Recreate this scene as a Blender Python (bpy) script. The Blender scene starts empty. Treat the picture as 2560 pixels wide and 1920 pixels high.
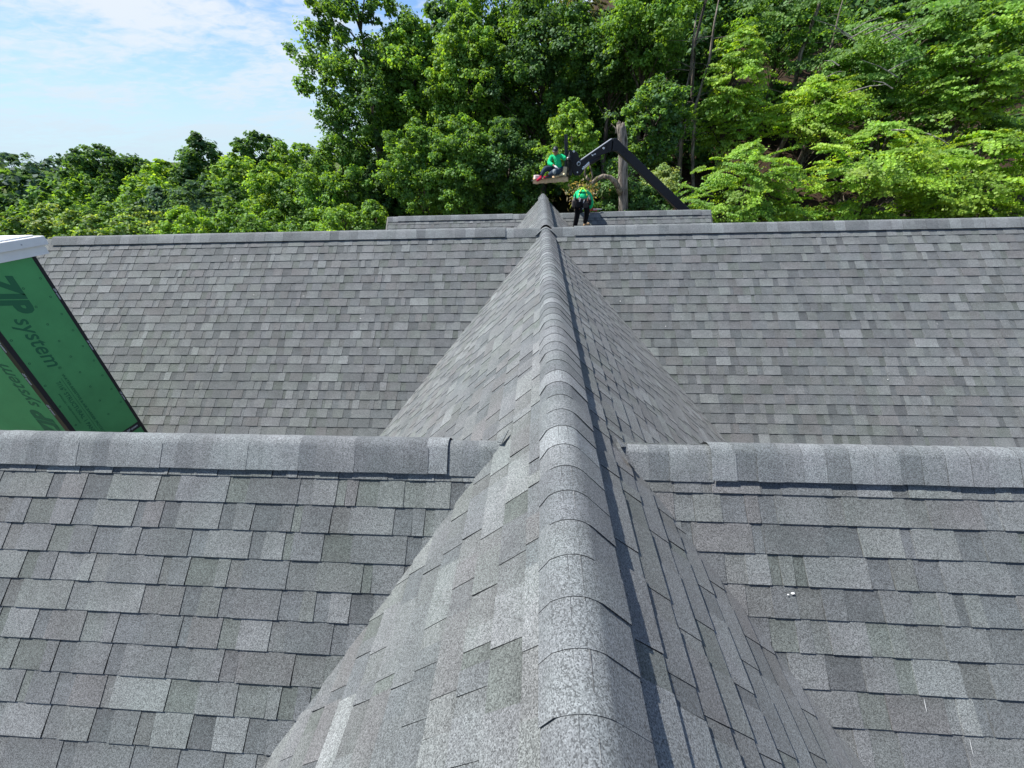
import bpy, math, random
import numpy as np
from mathutils import Vector, Matrix

# ------------------------------------------------------------------ camera, sky, sun, exposure
SC = bpy.context.scene
LX, LY = 15.3, 2.2
F_PX, PITCH, YAW, ROLL = 962.0, math.radians(30.576), math.radians(-4.5), math.radians(-1.88)
CAM = np.array([-.112, 0.0, 1.042])
_F = np.array([math.sin(YAW)*math.cos(PITCH), math.cos(YAW)*math.cos(PITCH), -math.sin(PITCH)])
_R = np.cross(_F, [0, 0, 1]); _R /= np.linalg.norm(_R); _U = np.cross(_R, _F)
_R, _U = _R*math.cos(ROLL)+_U*math.sin(ROLL), -_R*math.sin(ROLL)+_U*math.cos(ROLL)
cd = bpy.data.cameras.new('camera'); cam = bpy.data.objects.new('camera', cd)
SC.collection.objects.link(cam)
cam.matrix_world = Matrix(((_R[0], _U[0], -_F[0], CAM[0]), (_R[1], _U[1], -_F[1], CAM[1]), (_R[2], _U[2], -_F[2], CAM[2]), (0, 0, 0, 1)))
cd.sensor_width = 36; cd.lens = 36*F_PX/2560; cd.clip_start = .05; cd.clip_end = 3000
SC.camera = cam

SUN_DIR = np.array([-.535, .14, .833]); SUN_DIR /= np.linalg.norm(SUN_DIR)      # towards the sun
SUN_EL = math.asin(SUN_DIR[2]); SUN_AZ = math.atan2(SUN_DIR[0], SUN_DIR[1])
W = bpy.data.worlds.new('World'); SC.world = W; W.use_nodes = True
nt = W.node_tree; nt.nodes.clear()
def N(nt, typ, **kw):
    n = nt.nodes.new(typ)
    for k, v in kw.items():
        if k in n.inputs: n.inputs[k].default_value = v
        else: setattr(n, k, v)
    return n
sky = N(nt, 'ShaderNodeTexSky', sky_type='NISHITA', sun_disc=False, sun_elevation=SUN_EL, sun_rotation=SUN_AZ, air_density=1.0, dust_density=.3, ozone_density=1.5)
geo = N(nt, 'ShaderNodeTexCoord'); sep = N(nt, 'ShaderNodeSeparateXYZ'); nt.links.new(geo.outputs['Generated'], sep.inputs[0])
# clouds: a noise sheet seen in perspective (direction divided by its height)
mz = N(nt, 'ShaderNodeMath', operation='MAXIMUM'); nt.links.new(sep.outputs[2], mz.inputs[0]); mz.inputs[1].default_value = .0
ad = N(nt, 'ShaderNodeMath', operation='ADD'); nt.links.new(mz.outputs[0], ad.inputs[0]); ad.inputs[1].default_value = .14
dv = N(nt, 'ShaderNodeVectorMath', operation='DIVIDE'); nt.links.new(geo.outputs['Generated'], dv.inputs[0])
cb = N(nt, 'ShaderNodeCombineXYZ')
for i in range(3): nt.links.new(ad.outputs[0], cb.inputs[i])
nt.links.new(cb.outputs[0], dv.inputs[1])
mp = N(nt, 'ShaderNodeMapping'); nt.links.new(dv.outputs[0], mp.inputs[0]); mp.inputs['Scale'].default_value = (1.0, 1.25, 0.0); mp.inputs['Rotation'].default_value = (0, 0, .45); mp.inputs['Location'].default_value = (LX, LY, 0)
n1 = N(nt, 'ShaderNodeTexNoise', Scale=1.15, Detail=9.0, Roughness=.56, Distortion=.35); nt.links.new(mp.outputs[0], n1.inputs['Vector'])
n2 = N(nt, 'ShaderNodeTexNoise', Scale=8.5, Detail=6.0, Roughness=.6, Distortion=.5); nt.links.new(mp.outputs[0], n2.inputs['Vector'])
mx = N(nt, 'ShaderNodeMath', operation='MULTIPLY_ADD'); nt.links.new(n2.outputs[0], mx.inputs[0]); mx.inputs[1].default_value = .5; nt.links.new(n1.outputs[0], mx.inputs[2])
# fewer clouds high up (clear blue patch), thin veil towards the horizon
hz = N(nt, 'ShaderNodeMapRange'); nt.links.new(sep.outputs[2], hz.inputs[0]); hz.inputs[1].default_value = .16; hz.inputs[2].default_value = .46; hz.inputs[3].default_value = .05; hz.inputs[4].default_value = -.075
a2 = N(nt, 'ShaderNodeMath', operation='ADD'); nt.links.new(mx.outputs[0], a2.inputs[0]); nt.links.new(hz.outputs[0], a2.inputs[1])
rp = N(nt, 'ShaderNodeMapRange', interpolation_type='SMOOTHSTEP'); nt.links.new(a2.outputs[0], rp.inputs[0]); rp.inputs[1].default_value = .64; rp.inputs[2].default_value = .96; rp.inputs[3].default_value = 0.0; rp.inputs[4].default_value = .9
mixc = N(nt, 'ShaderNodeMix', data_type='RGBA'); nt.links.new(rp.outputs[0], mixc.inputs[0]); deep = N(nt, 'ShaderNodeMix', data_type='RGBA', blend_type='MULTIPLY'); deep.inputs[0].default_value = 1; nt.links.new(sky.outputs[0], deep.inputs[6]); deep.inputs[7].default_value = (.72, .88, 1.06, 1); nt.links.new(deep.outputs[2], mixc.inputs[6]); mixc.inputs[7].default_value = (5.7, 6.0, 6.3, 1)
# pale veil at the horizon
hv = N(nt, 'ShaderNodeMapRange', interpolation_type='SMOOTHSTEP'); nt.links.new(sep.outputs[2], hv.inputs[0]); hv.inputs[1].default_value = -.02; hv.inputs[2].default_value = .27; hv.inputs[3].default_value = .85; hv.inputs[4].default_value = .0
mixh = N(nt, 'ShaderNodeMix', data_type='RGBA'); nt.links.new(hv.outputs[0], mixh.inputs[0]); nt.links.new(mixc.outputs[2], mixh.inputs[6]); mixh.inputs[7].default_value = (3.9, 5.1, 6.0, 1)
bg = N(nt, 'ShaderNodeBackground', Strength=.085); nt.links.new(mixh.outputs[2], bg.inputs[0])
wo = N(nt, 'ShaderNodeOutputWorld'); nt.links.new(bg.outputs[0], wo.inputs[0])

ld = bpy.data.lights.new('sun', 'SUN'); ld.energy = 5.0; ld.angle = math.radians(.53); ld.color = (1.0, .955, .88)
sun = bpy.data.objects.new('sun', ld); SC.collection.objects.link(sun)
sun.rotation_euler = Vector(SUN_DIR).to_track_quat('Z', 'Y').to_euler(); sun.location = (-20, -5, 30)
vs = SC.view_settings; vs.view_transform = 'Standard'; vs.look = 'None'; vs.exposure = .88; vs.gamma = 1; vs.use_curve_mapping = False
SC.cycles.max_bounces = 6; SC.cycles.diffuse_bounces = 3; SC.cycles.glossy_bounces = 2; SC.cycles.transmission_bounces = 3; SC.cycles.transparent_max_bounces = 4
SC.cycles.use_denoising = True

# ------------------------------------------------------------------ helpers
COL = SC.collection
rng = random.Random(7); nr = np.random.default_rng(11)

def ray(px, py):
    d = _F + _R*(px-1280)/F_PX - _U*(py-960)/F_PX
    return d/np.linalg.norm(d)
def at_y(px, py, Y):
    d = ray(px, py); return CAM + d*(Y-CAM[1])/d[1]
def proj(P):
    d = np.atleast_2d(P) - CAM; z = d @ _F; zz = np.where(np.abs(z) < 1e-6, 1e-6, z)
    return np.stack([1280+F_PX*(d@_R)/zz, 960-F_PX*(d@_U)/zz, z], 1)

def tag(o, label=None, cat=None, group=None, kind=None):
    if label: o['label'] = label
    if cat: o['category'] = cat
    if group: o['group'] = group
    if kind: o['kind'] = kind
    return o
def empty(name, loc=(0, 0, 0), rz=0):
    o = bpy.data.objects.new(name, None); o.empty_display_size = .2
    o.location = loc; o.rotation_euler = (0, 0, rz); COL.objects.link(o); return o
def link(name, me, parent=None, loc=None):
    o = bpy.data.objects.new(name, me); COL.objects.link(o)
    if parent is not None: o.parent = parent
    if loc is not None: o.location = loc
    return o
def mesh_np(name, V, Fc, mat, cols=None, smooth=False):
    """V (n,3); Fc list/array of polys; cols per vertex (n,3 or n,4)"""
    me = bpy.data.meshes.new(name)
    V = np.asarray(V, dtype=np.float32)
    if isinstance(Fc, np.ndarray):
        k = Fc.shape[1]; m = Fc.shape[0]
        me.vertices.add(len(V)); me.vertices.foreach_set('co', V.ravel())
        me.loops.add(m*k); me.loops.foreach_set('vertex_index', Fc.astype(np.int32).ravel())
        me.polygons.add(m); me.polygons.foreach_set('loop_start', np.arange(0, m*k, k, dtype=np.int32))
        me.update(calc_edges=True)
    else:
        me.from_pydata(V.tolist(), [], [list(map(int, f)) for f in Fc]); me.update()
    if cols is not None:
        cols = np.asarray(cols, dtype=np.float32)
        if cols.shape[1] == 3: cols = np.concatenate([cols, np.ones((len(cols), 1), np.float32)], 1)
        a = me.color_attributes.new('tint', 'FLOAT_COLOR', 'POINT'); a.data.foreach_set('color', cols.ravel())
    if mat is not None: me.materials.append(mat)
    if smooth: me.polygons.foreach_set('use_smooth', [True]*len(me.polygons))
    return me
class MB:
    def __init__(s): s.v = []; s.f = []; s.c = []
    def add(s, V, Fc, col=(.5, .5, .5)):
        o = len(s.v)
        for i, p in enumerate(V):
            s.v.append(tuple(p)); s.c.append(col[i] if isinstance(col[0], (tuple, list)) else col)
        for f in Fc: s.f.append([o+i for i in f])
    def box(s, c, size, rot=None, col=(.5, .5, .5), taper=1.0):
        hx, hy, hz = [a/2 for a in size]
        P = []
        for z in (-hz, hz):
            t = taper if z > 0 else 1
            for x, y in ((-hx, -hy), (hx, -hy), (hx, hy), (-hx, hy)):
                p = Vector((x*t, y*t, z))
                if rot is not None: p = rot @ p
                P.append(p+Vector(c))
        s.add(P, [(0, 3, 2, 1), (4, 5, 6, 7), (0, 1, 5, 4), (1, 2, 6, 5), (2, 3, 7, 6), (3, 0, 4, 7)], col)
    def tube(s, pts, radii, n=8, col=(.5, .5, .5), cap=True):
        pts = [Vector(p) for p in pts]; rings = []
        prev = None
        for i, p in enumerate(pts):
            t = (pts[min(i+1, len(pts)-1)]-pts[max(i-1, 0)]).normalized()
            a = t.cross(Vector((0, 0, 1)) if abs(t.z) < .9 else Vector((1, 0, 0))).normalized() if prev is None else (prev - t*prev.dot(t)).normalized()
            prev = a; b = t.cross(a)
            rings.append([p+(a*math.cos(2*math.pi*k/n)+b*math.sin(2*math.pi*k/n))*radii[i] for k in range(n)])
        V = [q for r in rings for q in r]; Fc = []
        for i in range(len(rings)-1):
            for k in range(n):
                k2 = (k+1) % n; Fc.append((i*n+k, i*n+k2, (i+1)*n+k2, (i+1)*n+k))
        if cap: Fc.append(tuple(range(n-1, -1, -1))); Fc.append(tuple((len(rings)-1)*n+k for k in range(n)))
        s.add(V, Fc, col)
    def prism(s, outline, origin, ex, ey, en, depth, col=(.5, .5, .5)):
        """extrude a 2-D outline (list of (a,b)) in the plane ex,ey by depth along en"""
        o = Vector(origin); ex, ey, en = Vector(ex), Vector(ey), Vector(en); n = len(outline)
        P = [o+ex*a+ey*b for a, b in outline]+[o+ex*a+ey*b+en*depth for a, b in outline]
        Fc = [tuple(range(n-1, -1, -1)), tuple(range(n, 2*n))]+[(i, (i+1) % n, n+(i+1) % n, n+i) for i in range(n)]
        s.add(P, Fc, col)
    def mesh(s, name, mat, smooth=False): return mesh_np(name, s.v, s.f, mat, s.c, smooth)
    def build(s, name, mat, parent=None, smooth=False, bevel=0):
        o = link(name, s.mesh(name, mat, smooth), parent)
        if bevel:
            m = o.modifiers.new('bevel', 'BEVEL'); m.width = bevel; m.segments = 2; m.limit_method = 'ANGLE'
        return o

def material(name, rough=.7, spec=.3, color=None, metallic=0, setup=None):
    m = bpy.data.materials.new(name); m.use_nodes = True; t = m.node_tree
    b = t.nodes['Principled BSDF']; b.inputs['Roughness'].default_value = rough; b.inputs['Specular IOR Level'].default_value = spec; b.inputs['Metallic'].default_value = metallic
    if color: b.inputs['Base Color'].default_value = (*color, 1)
    if setup: setup(t, b)
    return m
def wpos(t):
    return N(t, 'ShaderNodeNewGeometry').outputs['Position']
def mixrgb(t, a, b, fac, typ='MIX'):
    n = t.nodes.new('ShaderNodeMix'); n.data_type = 'RGBA'; n.blend_type = typ
    for i, v in ((6, a), (7, b), (0, fac)):
        if hasattr(v, 'links'): t.links.new(v, n.inputs[i])
        elif isinstance(v, (tuple, list)): n.inputs[i].default_value = (*v, 1)[:4]
        else: n.inputs[i].default_value = v
    return n.outputs[2]
def ramp(t, src, lo, hi, a, b):
    n = N(t, 'ShaderNodeMapRange'); t.links.new(src, n.inputs[0])
    for i, v in ((1, lo), (2, hi), (3, a), (4, b)): n.inputs[i].default_value = v
    return n.outputs[0]
def noise(t, scale, detail=3, rough=.5, vec=None, dist=0):
    n = N(t, 'ShaderNodeTexNoise', Scale=scale, Detail=detail, Roughness=rough, Distortion=dist)
    t.links.new(vec if vec is not None else wpos(t), n.inputs['Vector']); return n.outputs[0]

def shingle_setup(t, b):
    at = N(t, 'ShaderNodeAttribute', attribute_name='tint').outputs['Color']
    p = wpos(t)
    # mineral granules: pale and dark grains a few millimetres across
    vo = N(t, 'ShaderNodeTexVoronoi', Scale=330.0); t.links.new(p, vo.inputs['Vector'])
    sc = N(t, 'ShaderNodeSeparateColor'); t.links.new(vo.outputs['Color'], sc.inputs[0])
    g = ramp(t, sc.outputs[0], .0, 1.0, .34, 1.34)
    no = noise(t, 95, 3, .75, p); g2 = ramp(t, no, .3, .7, .82, 1.16)
    mo = noise(t, 5.0, 4, .6, p); g3 = ramp(t, mo, .3, .7, .86, 1.13)
    m1 = N(t, 'ShaderNodeMath', operation='MULTIPLY'); t.links.new(g, m1.inputs[0]); t.links.new(g2, m1.inputs[1])
    m2 = N(t, 'ShaderNodeMath', operation='MULTIPLY'); t.links.new(m1.outputs[0], m2.inputs[0]); t.links.new(g3, m2.inputs[1])
    m2.use_clamp = False
    cm = N(t, 'ShaderNodeVectorMath', operation='SCALE'); t.links.new(at, cm.inputs[0]); t.links.new(m2.outputs[0], cm.inputs['Scale'])
    # blends of warm and green granules in soft patches
    hue = ramp(t, noise(t, 2.3, 3, .6, p), .38, .62, 0, 1)
    tintc = mixrgb(t, (.82, .825, .84), (.785, .825, .82), hue)
    t.links.new(mixrgb(t, cm.outputs[0], tintc, 1.0, 'MULTIPLY'), b.inputs['Base Color'])
    b.inputs['Sheen Weight'].default_value = .07; b.inputs['Sheen Roughness'].default_value = .5
    bp = N(t, 'ShaderNodeBump', Strength=.55, Distance=.0025)
    t.links.new(sc.outputs[1], bp.inputs['Height']); t.links.new(bp.outputs[0], b.inputs['Normal'])
M_SH = material('asphalt_shingle', .85, .25, setup=shingle_setup)
def metal_noise(col, amt=.12, sc=18):
    def f(t, b):
        n = ramp(t, noise(t, sc, 4, .6), .3, .7, 1-amt, 1+amt)
        v = N(t, 'ShaderNodeVectorMath', operation='SCALE'); v.inputs[0].default_value = col; t.links.new(n, v.inputs['Scale'])
        t.links.new(v.outputs[0], b.inputs['Base Color'])
    return f
def tinted(amt=.15, sc=20):
    def f(t, b):
        at = N(t, 'ShaderNodeAttribute', attribute_name='tint').outputs['Color']
        n = ramp(t, noise(t, sc, 4, .6), .3, .7, 1-amt, 1+amt)
        v = N(t, 'ShaderNodeVectorMath', operation='SCALE'); t.links.new(at, v.inputs[0]); t.links.new(n, v.inputs['Scale'])
        t.links.new(v.outputs[0], b.inputs['Base Color'])
    return f
M_BLACKV = material('vent_plastic', .6, .3, (.012, .013, .016))
M_TINT = material('painted', .55, .35, setup=tinted(.1, 25))
M_STEEL = material('black_steel', .45, .3, setup=tinted(.12, 9))
M_CLOTH = material('cloth', .9, .1, setup=tinted(.14, 60))
M_SKIN = material('skin', .6, .3, (.32, .17, .11))

# ------------------------------------------------------------------ roof geometry (metres; the near crest is z = 0)
E = .143; EC = .1302
S45 = math.sqrt(.5)
PAL = [(.205, .216, .220), (.188, .198, .204), (.168, .178, .184), (.222, .236, .236), (.198, .207, .213), (.182, .184, .187), (.19, .204, .20), (.232, .244, .249), (.175, .186, .194)]
GAPP = [(.15, .162, .17), (.165, .172, .172), (.135, .145, .152), (.15, .166, .158)]
class Slope:
    def __init__(s, name, O, A, D, u0, u1, smax, s0=0.0):
        s.name = name; s.O = np.array(O, float); s.A = np.array(A, float); s.D = np.array(D, float)
        n = np.cross(s.A, s.D); n = n if n[2] > 0 else -n; s.N = n/np.linalg.norm(n)
        s.u0, s.u1, s.smax, s.s0 = u0, u1, smax, s0
    def P(s, u, v, h=0): return s.O + s.A*u + s.D*v + s.N*h
    def z(s, x, y):
        # height of the deck plane above (x,y), -inf outside its run
        d = np.array([x, y, 0.])-np.array([s.O[0], s.O[1], 0.]); u = d @ s.A
        z = s.O[2] - ((x-s.O[0])*s.N[0]+(y-s.O[1])*s.N[1])/s.N[2]
        v = (np.array([x, y, z])-s.O) @ s.D
        if u < s.u0-1e-6 or u > s.u1+1e-6 or v < -1e-6 or v > s.smax+1e-6: return -99
        return z
def dslope(a): return math.cos(a), math.sin(a)
aF = math.radians(44.17); aN = math.radians(44.6); aC = math.radians(45); aCR = math.radians(44.2)
ZC = -.028
YF, ZF = 6.925, -.023         # far transverse ridge
YN, ZN = 1.668, -.352         # near wings' ridge
Y3, Z3 = 12.75, -.50          # last wings' ridge
X3L, X3R = -4.82, 4.92
SL = {}
def slope(name, *a): SL[name] = Slope(name, *a); return SL[name]
slope('centre_left', (0, 0, ZC), (0, 1, 0), (-math.cos(aC), 0, -math.sin(aC)), -1.6, YF, 7.0)
slope('centre_right', (0, 0, ZC), (0, 1, 0), (math.cos(aCR), 0, -math.sin(aCR)), -1.6, YF, 7.0)
slope('far_left', (0, YF, ZF), (1, 0, 0), (0, -math.cos(aF), -math.sin(aF)), -10.5, 0, 7.5)
slope('far_right', (0, YF, ZF), (1, 0, 0), (0, -math.cos(aF), -math.sin(aF)), 0, 12.5, 7.5)
slope('near_left', (0, YN, ZN), (1, 0, 0), (0, -math.cos(aN), -math.sin(aN)), -5.2, 0, 5.0)
slope('near_right', (0, YN, ZN), (1, 0, 0), (0, -math.cos(aN), -math.sin(aN)), 0, 5.6, 5.0)
slope('rear_centre_left', (0, 0, ZC), (0, 1, 0), (-math.cos(aC), 0, -math.sin(aC)), YF, 13.36, 4.0)
slope('rear_centre_right', (0, 0, ZC), (0, 1, 0), (math.cos(aCR), 0, -math.sin(aCR)), YF, 13.36, 4.0)
slope('rear_left', (0, Y3, Z3), (1, 0, 0), (0, -math.cos(aC), -math.sin(aC)), X3L, 0, 5.0)
slope('rear_right', (0, Y3, Z3), (1, 0, 0), (0, -math.cos(aC), -math.sin(aC)), 0, X3R, 5.0)
# rear (unseen) sides so that the roofs are closed
back = [Slope('back', (0, YF, ZF), (1, 0, 0), (0, math.cos(aF), -math.sin(aF)), -10.5, 12.5, 5.5),
        Slope('back', (0, YN, ZN), (1, 0, 0), (0, math.cos(aN), -math.sin(aN)), -5.2, 5.6, 4.6),
        Slope('back', (0, Y3, Z3), (1, 0, 0), (0, math.cos(aC), -math.sin(aC)), X3L, X3R, 5.0)]

house = empty('house', (0, 6.9, -7.0))
tag(house, 'grey shingled house roof with long ridges crossing at right angles, filling the lower picture', 'house roof')
HO = np.array([0, 6.9, -7.0])
def hl(name, me, parent=house):
    """link a mesh given in world coordinates under a house part"""
    o = bpy.data.objects.new(name, me); COL.objects.link(o); o.parent = parent
    o.matrix_parent_inverse = Matrix.Translation(-Vector(HO)) if parent is house else Matrix.Identity(4)
    return o
DECKC = (.19, .2, .205)
decks = {}
for s in list(SL.values())+back:
    nu = max(2, int((s.u1-s.u0)/.5)); nv = max(2, int(s.smax/.5))
    V = [s.P(s.u0+(s.u1-s.u0)*i/nu, s.smax*j/nv, 0) for i in range(nu+1) for j in range(nv+1)]
    Q = np.array([(i*(nv+1)+j, i*(nv+1)+j+1, (i+1)*(nv+1)+j+1, (i+1)*(nv+1)+j) for i in range(nu) for j in range(nv)])
    o = hl('roof_slope', mesh_np('roof_slope', V, Q, M_SH, [DECKC]*len(V)))
    if s.name != 'back': decks[s.name] = o

def buried(name, P, tol=.02):
    return any(o.z(P[0], P[1]) > P[2]+tol for n, o in SL.items() if n != name)

def shingle_piece(s, u, wg, wt, v0, v1, cg, ct, jit):
    """gap segment (recessed, printed shadow band at its top) followed by a raised tooth"""
    mb = MB(); top = v0-.022
    def P(a, b, h): return s.P(a, b, h)
    hg, ht = .009, .0125
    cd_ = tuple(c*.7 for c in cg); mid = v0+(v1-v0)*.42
    EDGE = (.035, .038, .042)      # cut asphalt edge; also painted on tooth walls turned from the sun
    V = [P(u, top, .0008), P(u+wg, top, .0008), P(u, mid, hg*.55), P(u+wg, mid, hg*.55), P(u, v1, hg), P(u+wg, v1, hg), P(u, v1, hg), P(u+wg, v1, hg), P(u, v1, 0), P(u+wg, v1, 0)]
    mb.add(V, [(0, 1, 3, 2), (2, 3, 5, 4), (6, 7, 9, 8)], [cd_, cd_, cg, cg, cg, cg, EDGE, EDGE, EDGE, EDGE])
    a, b = u+wg, u+wg+wt; vb = v1+jit
    tp = rng.uniform(-.004, .006)
    T = [P(a, top, .0035), P(b, top, .0035), P(a+tp, vb, ht), P(b-tp, vb, ht)]
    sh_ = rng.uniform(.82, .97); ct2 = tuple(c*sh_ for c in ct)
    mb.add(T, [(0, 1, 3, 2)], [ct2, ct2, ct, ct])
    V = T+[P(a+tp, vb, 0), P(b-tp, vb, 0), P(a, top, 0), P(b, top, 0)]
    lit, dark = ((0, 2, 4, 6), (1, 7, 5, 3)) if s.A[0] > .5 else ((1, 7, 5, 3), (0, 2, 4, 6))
    mb.add(V, [dark, (2, 3, 5, 4)], EDGE); mb.add(V, [lit], ct)  # side light put into colour: sunward wall as the tooth, opposite wall dark
    # outline for visibility: the four corners
    return mb
pieces = []; merged = {n: MB() for n in SL}
START = {'far_left': .258-.0, 'far_right': .258, 'near_left': .197, 'near_right': .08, 'centre_left': .06, 'centre_right': .09, 'rear_centre_left': .06, 'rear_centre_right': .09, 'rear_left': .12, 'rear_right': .12}
for name, s in SL.items():
    k = 0; v1 = START[name]
    r2 = random.Random(hash(name) % 1000 if False else sum(map(ord, name)))
    while v1 < s.smax:
        v0 = v1-E if k else max(-.01, v1-E)
        u = s.u0 - r2.uniform(0, .3)
        if name == 'rear_left': u = s.u0-.0
        while u < s.u1:
            wg = r2.choice([.05, .08, .1, .12, .16]); wt = r2.choice([.07, .11, .14, .17, .2, .25, .3])
            a, w = u, wg+wt; u += w
            if a+w > s.u1+.02 and name in ('rear_right', 'near_right', 'rear_centre_left', 'rear_centre_right', 'far_right'): 
                if a+wg > s.u1: break
                wt = max(.02, s.u1-a-wg)
            if a < s.u0-.001 and name == 'near_left': continue
            C4 = np.array([s.P(a, v0), s.P(a+w, v0), s.P(a, v1), s.P(a+w, v1)])
            q = proj(C4)
            if q[:, 2].min() < .12: continue
            if q[:, 0].max() < -420 or q[:, 0].min() > 2980 or q[:, 1].min() > 2250: continue
            cy = q[:, 1].mean(); Ym = C4[:, 1].mean()
            if name.startswith('far') and cy > 1210: continue
            if name.startswith('rear') and cy > 640: continue
            if name.startswith('centre') and Ym > 1.75 and cy > 1290: continue
            if all(buried(name, p) for p in C4): continue
            v = r2.random(); base = r2.choice(PAL); m = r2.uniform(.88, 1.03)
            if r2.random() < .12: m *= 1.15
            ct = tuple(c*m for c in base); g = r2.choice(GAPP); mg = r2.uniform(.84, 1.15); cg = tuple(c*mg for c in g)
            if r2.random() < .3: cg = tuple((x+y)/2 for x, y in zip(cg, ct))
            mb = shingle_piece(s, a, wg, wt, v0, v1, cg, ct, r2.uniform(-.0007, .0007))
            inside = ((q[:, 0] > 0) & (q[:, 0] < 2560) & (q[:, 1] > 0) & (q[:, 1] < 1920)).mean()
            x, y = q[[0, 1, 3, 2], 0], q[[0, 1, 3, 2], 1]
            ar = .5*abs(np.dot(x, np.roll(y, -1))-np.dot(y, np.roll(x, -1)))
            vis = np.mean([not buried(name, p, .0) for p in C4])
            if name.startswith('centre') and Ym > 1.7 and cy > 1120: vis = 0
            pieces.append((ar*inside*vis, name, mb))
        v1 += E; k += 1
pieces.sort(key=lambda p: -p[0])
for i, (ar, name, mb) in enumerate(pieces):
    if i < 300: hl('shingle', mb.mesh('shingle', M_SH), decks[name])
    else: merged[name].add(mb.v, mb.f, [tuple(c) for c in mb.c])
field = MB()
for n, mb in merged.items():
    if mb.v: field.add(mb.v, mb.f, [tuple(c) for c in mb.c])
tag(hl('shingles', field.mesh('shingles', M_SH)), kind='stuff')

# --- ridge caps: bent cap pieces lapped one over the next, on a raised vent
capcount = [0]
def cap_run(parent, O, A, L, side, prof, expo, length, lap, r2, thick=.0038, curl=0.0):
    """A run direction; side: sideways unit; prof: [(sideways, z)...]; pieces from 0 to length. lap=+1 butt at far end, -1 butt at the near end"""
    O, A, side = np.array(O, float), np.array(A, float), np.array(side, float)
    n = int(round(length/expo)); up = np.array([0, 0, 1.])
    for k in range(n):
        a, b = k*expo, (k+1)*expo+(0 if k == n-1 else .012)
        if lap < 0: a, b = k*expo, (k+1)*expo+.012
        base = r2.choice([(.225, .24, .25), (.19, .203, .213), (.165, .177, .188), (.205, .218, .227), (.25, .267, .277)]); m = r2.uniform(.88, 1.08); c = tuple(x*m for x in base)
        ha, hb = (thick, .0005) if lap < 0 else (.0005, thick)
        if lap > 0: a, b = k*expo-.012, (k+1)*expo
        j = [r2.uniform(-.003, .003) for _ in range(4)]
        rows = []
        for t, h in ((a, ha), ((a+b)/2, (ha+hb)/2), (b, hb)):
            rows.append([O+A*(t+ (j[0] if h == ha else 0)*0)+side*(x*(1+h*3)+ (j[1] if i < 2 else (j[2] if i > len(prof)-3 else 0)))+up*(z+h) for i, (x, z) in enumerate(prof)])
        mp_ = len(prof); V = [p for r in rows for p in r]
        V += list(rows[0])+[p-up*(thick+.001) for p in rows[0]] + list(rows[2])+[p-up*(thick+.001) for p in rows[2]]
        Q = []
        for r in range(2):
            for i in range(mp_-1): Q.append((r*mp_+i, r*mp_+i+1, (r+1)*mp_+i+1, (r+1)*mp_+i))
        for i in range(mp_-1):
            Q.append((3*mp_+i, 4*mp_+i, 4*mp_+i+1, 3*mp_+i+1)); Q.append((5*mp_+i, 5*mp_+i+1, 6*mp_+i+1, 6*mp_+i))
        me = mesh_np('cap_shingle', V, [list(q) for q in Q], M_SH, [c]*(3*mp_)+[(.03, .033, .037)]*(4*mp_))
        # smooth over the bend, crisp at the butt edges
        sm = [True]*(2*(mp_-1))+[False]*(2*(mp_-1)); me.polygons.foreach_set('use_smooth', sm)
        hl('cap_shingle', me, parent); capcount[0] += 1
def prof_arc(wl, zl, wr, zr, ztop, r=.05, n=14):
    # straight flanks joined by a rounded crest
    pts = [(-wl, zl)]
    for i in range(n):
        t = -1+2*i/(n-1); pts.append((t*r, ztop-.46*r*t*t))
    pts.append((wr, zr))
    return pts
r3 = random.Random(5)
def vent(parent_name, O, A, length, side, w, z0, z1):
    """dark vent body under a raised cap"""
    O, A, side = np.array(O, float), np.array(A, float), np.array(side, float); up = np.array([0, 0, 1.])
    V = []
    for t in (0, length):
        for x, z in ((-w, z0-w), (-w, z1-w), (0, z1), (w, z1-w), (w, z0-w)): V.append(O+A*t+side*x+up*z)
    Q = [(0, 1, 6, 5), (1, 2, 7, 6), (2, 3, 8, 7), (3, 4, 9, 8), (4, 0, 5, 9), (0, 4, 3, 2, 1), (5, 6, 7, 8, 9)]
    hl('ridge_vent', mesh_np('ridge_vent', V, [list(q) for q in Q], M_BLACKV, [(.02,)*3]*len(V)))
rc = hl('ridge_cap', None)
PC = prof_arc(.103, -.098, .160, -.138, -.004, .07)
cap_run(rc, (0, -.16, 0), (0, 1, 0), None, (1, 0, 0), PC, EC, 6.87+.16, -1, r3)
vent('c', (.015, -.16, -.028), (0, 1, 0), 6.95, (1, 0, 0), .105, -.02, .008)
cap_run(rc, (0, 7.04, .03), (0, 1, 0), None, (1, 0, 0), prof_arc(.15, -.125, .165, -.14, -.004, .07), .143, 6.3, -1, r3)
vent('c', (0, 7.06, -.0), (0, 1, 0), 6.25, (1, 0, 0), .125, -.03, .015)
PW = prof_arc(.135, -.128, .135, -.128, 0, .05)     # vent-raised
PF = prof_arc(.13, -.128, .13, -.128, 0, .045)      # flat on the deck
def wing_cap(O, x0, x1, raised, r, expo=.143):
    O = (x0, O[0], O[1]+(.036 if raised else .02))
    nm = rc2
    n = int(round((x1-x0)/expo)); 
    cap_run(nm, O, (1, 0, 0), None, (0, -1, 0), PW if raised else PF, (x1-x0)/max(1, n), x1-x0, -1, r, .002 if raised else .003)
    if raised: vent('w', (x0+.01, O[1], O[2]-.03), (1, 0, 0), x1-x0-.02, (0, 1, 0), .112, -.03, .008)
rc2 = hl('ridge_cap', None)
wing_cap((YN, ZN), -4.4, -.62, True, r3, .105); wing_cap((YN, ZN), -.62, -.26, False, r3, .1)
wing_cap((YN, ZN), .27, .80, False, r3, .105); wing_cap((YN, ZN), .80, 4.6, True, r3, .115)
rc2 = hl('ridge_cap', None)
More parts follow.
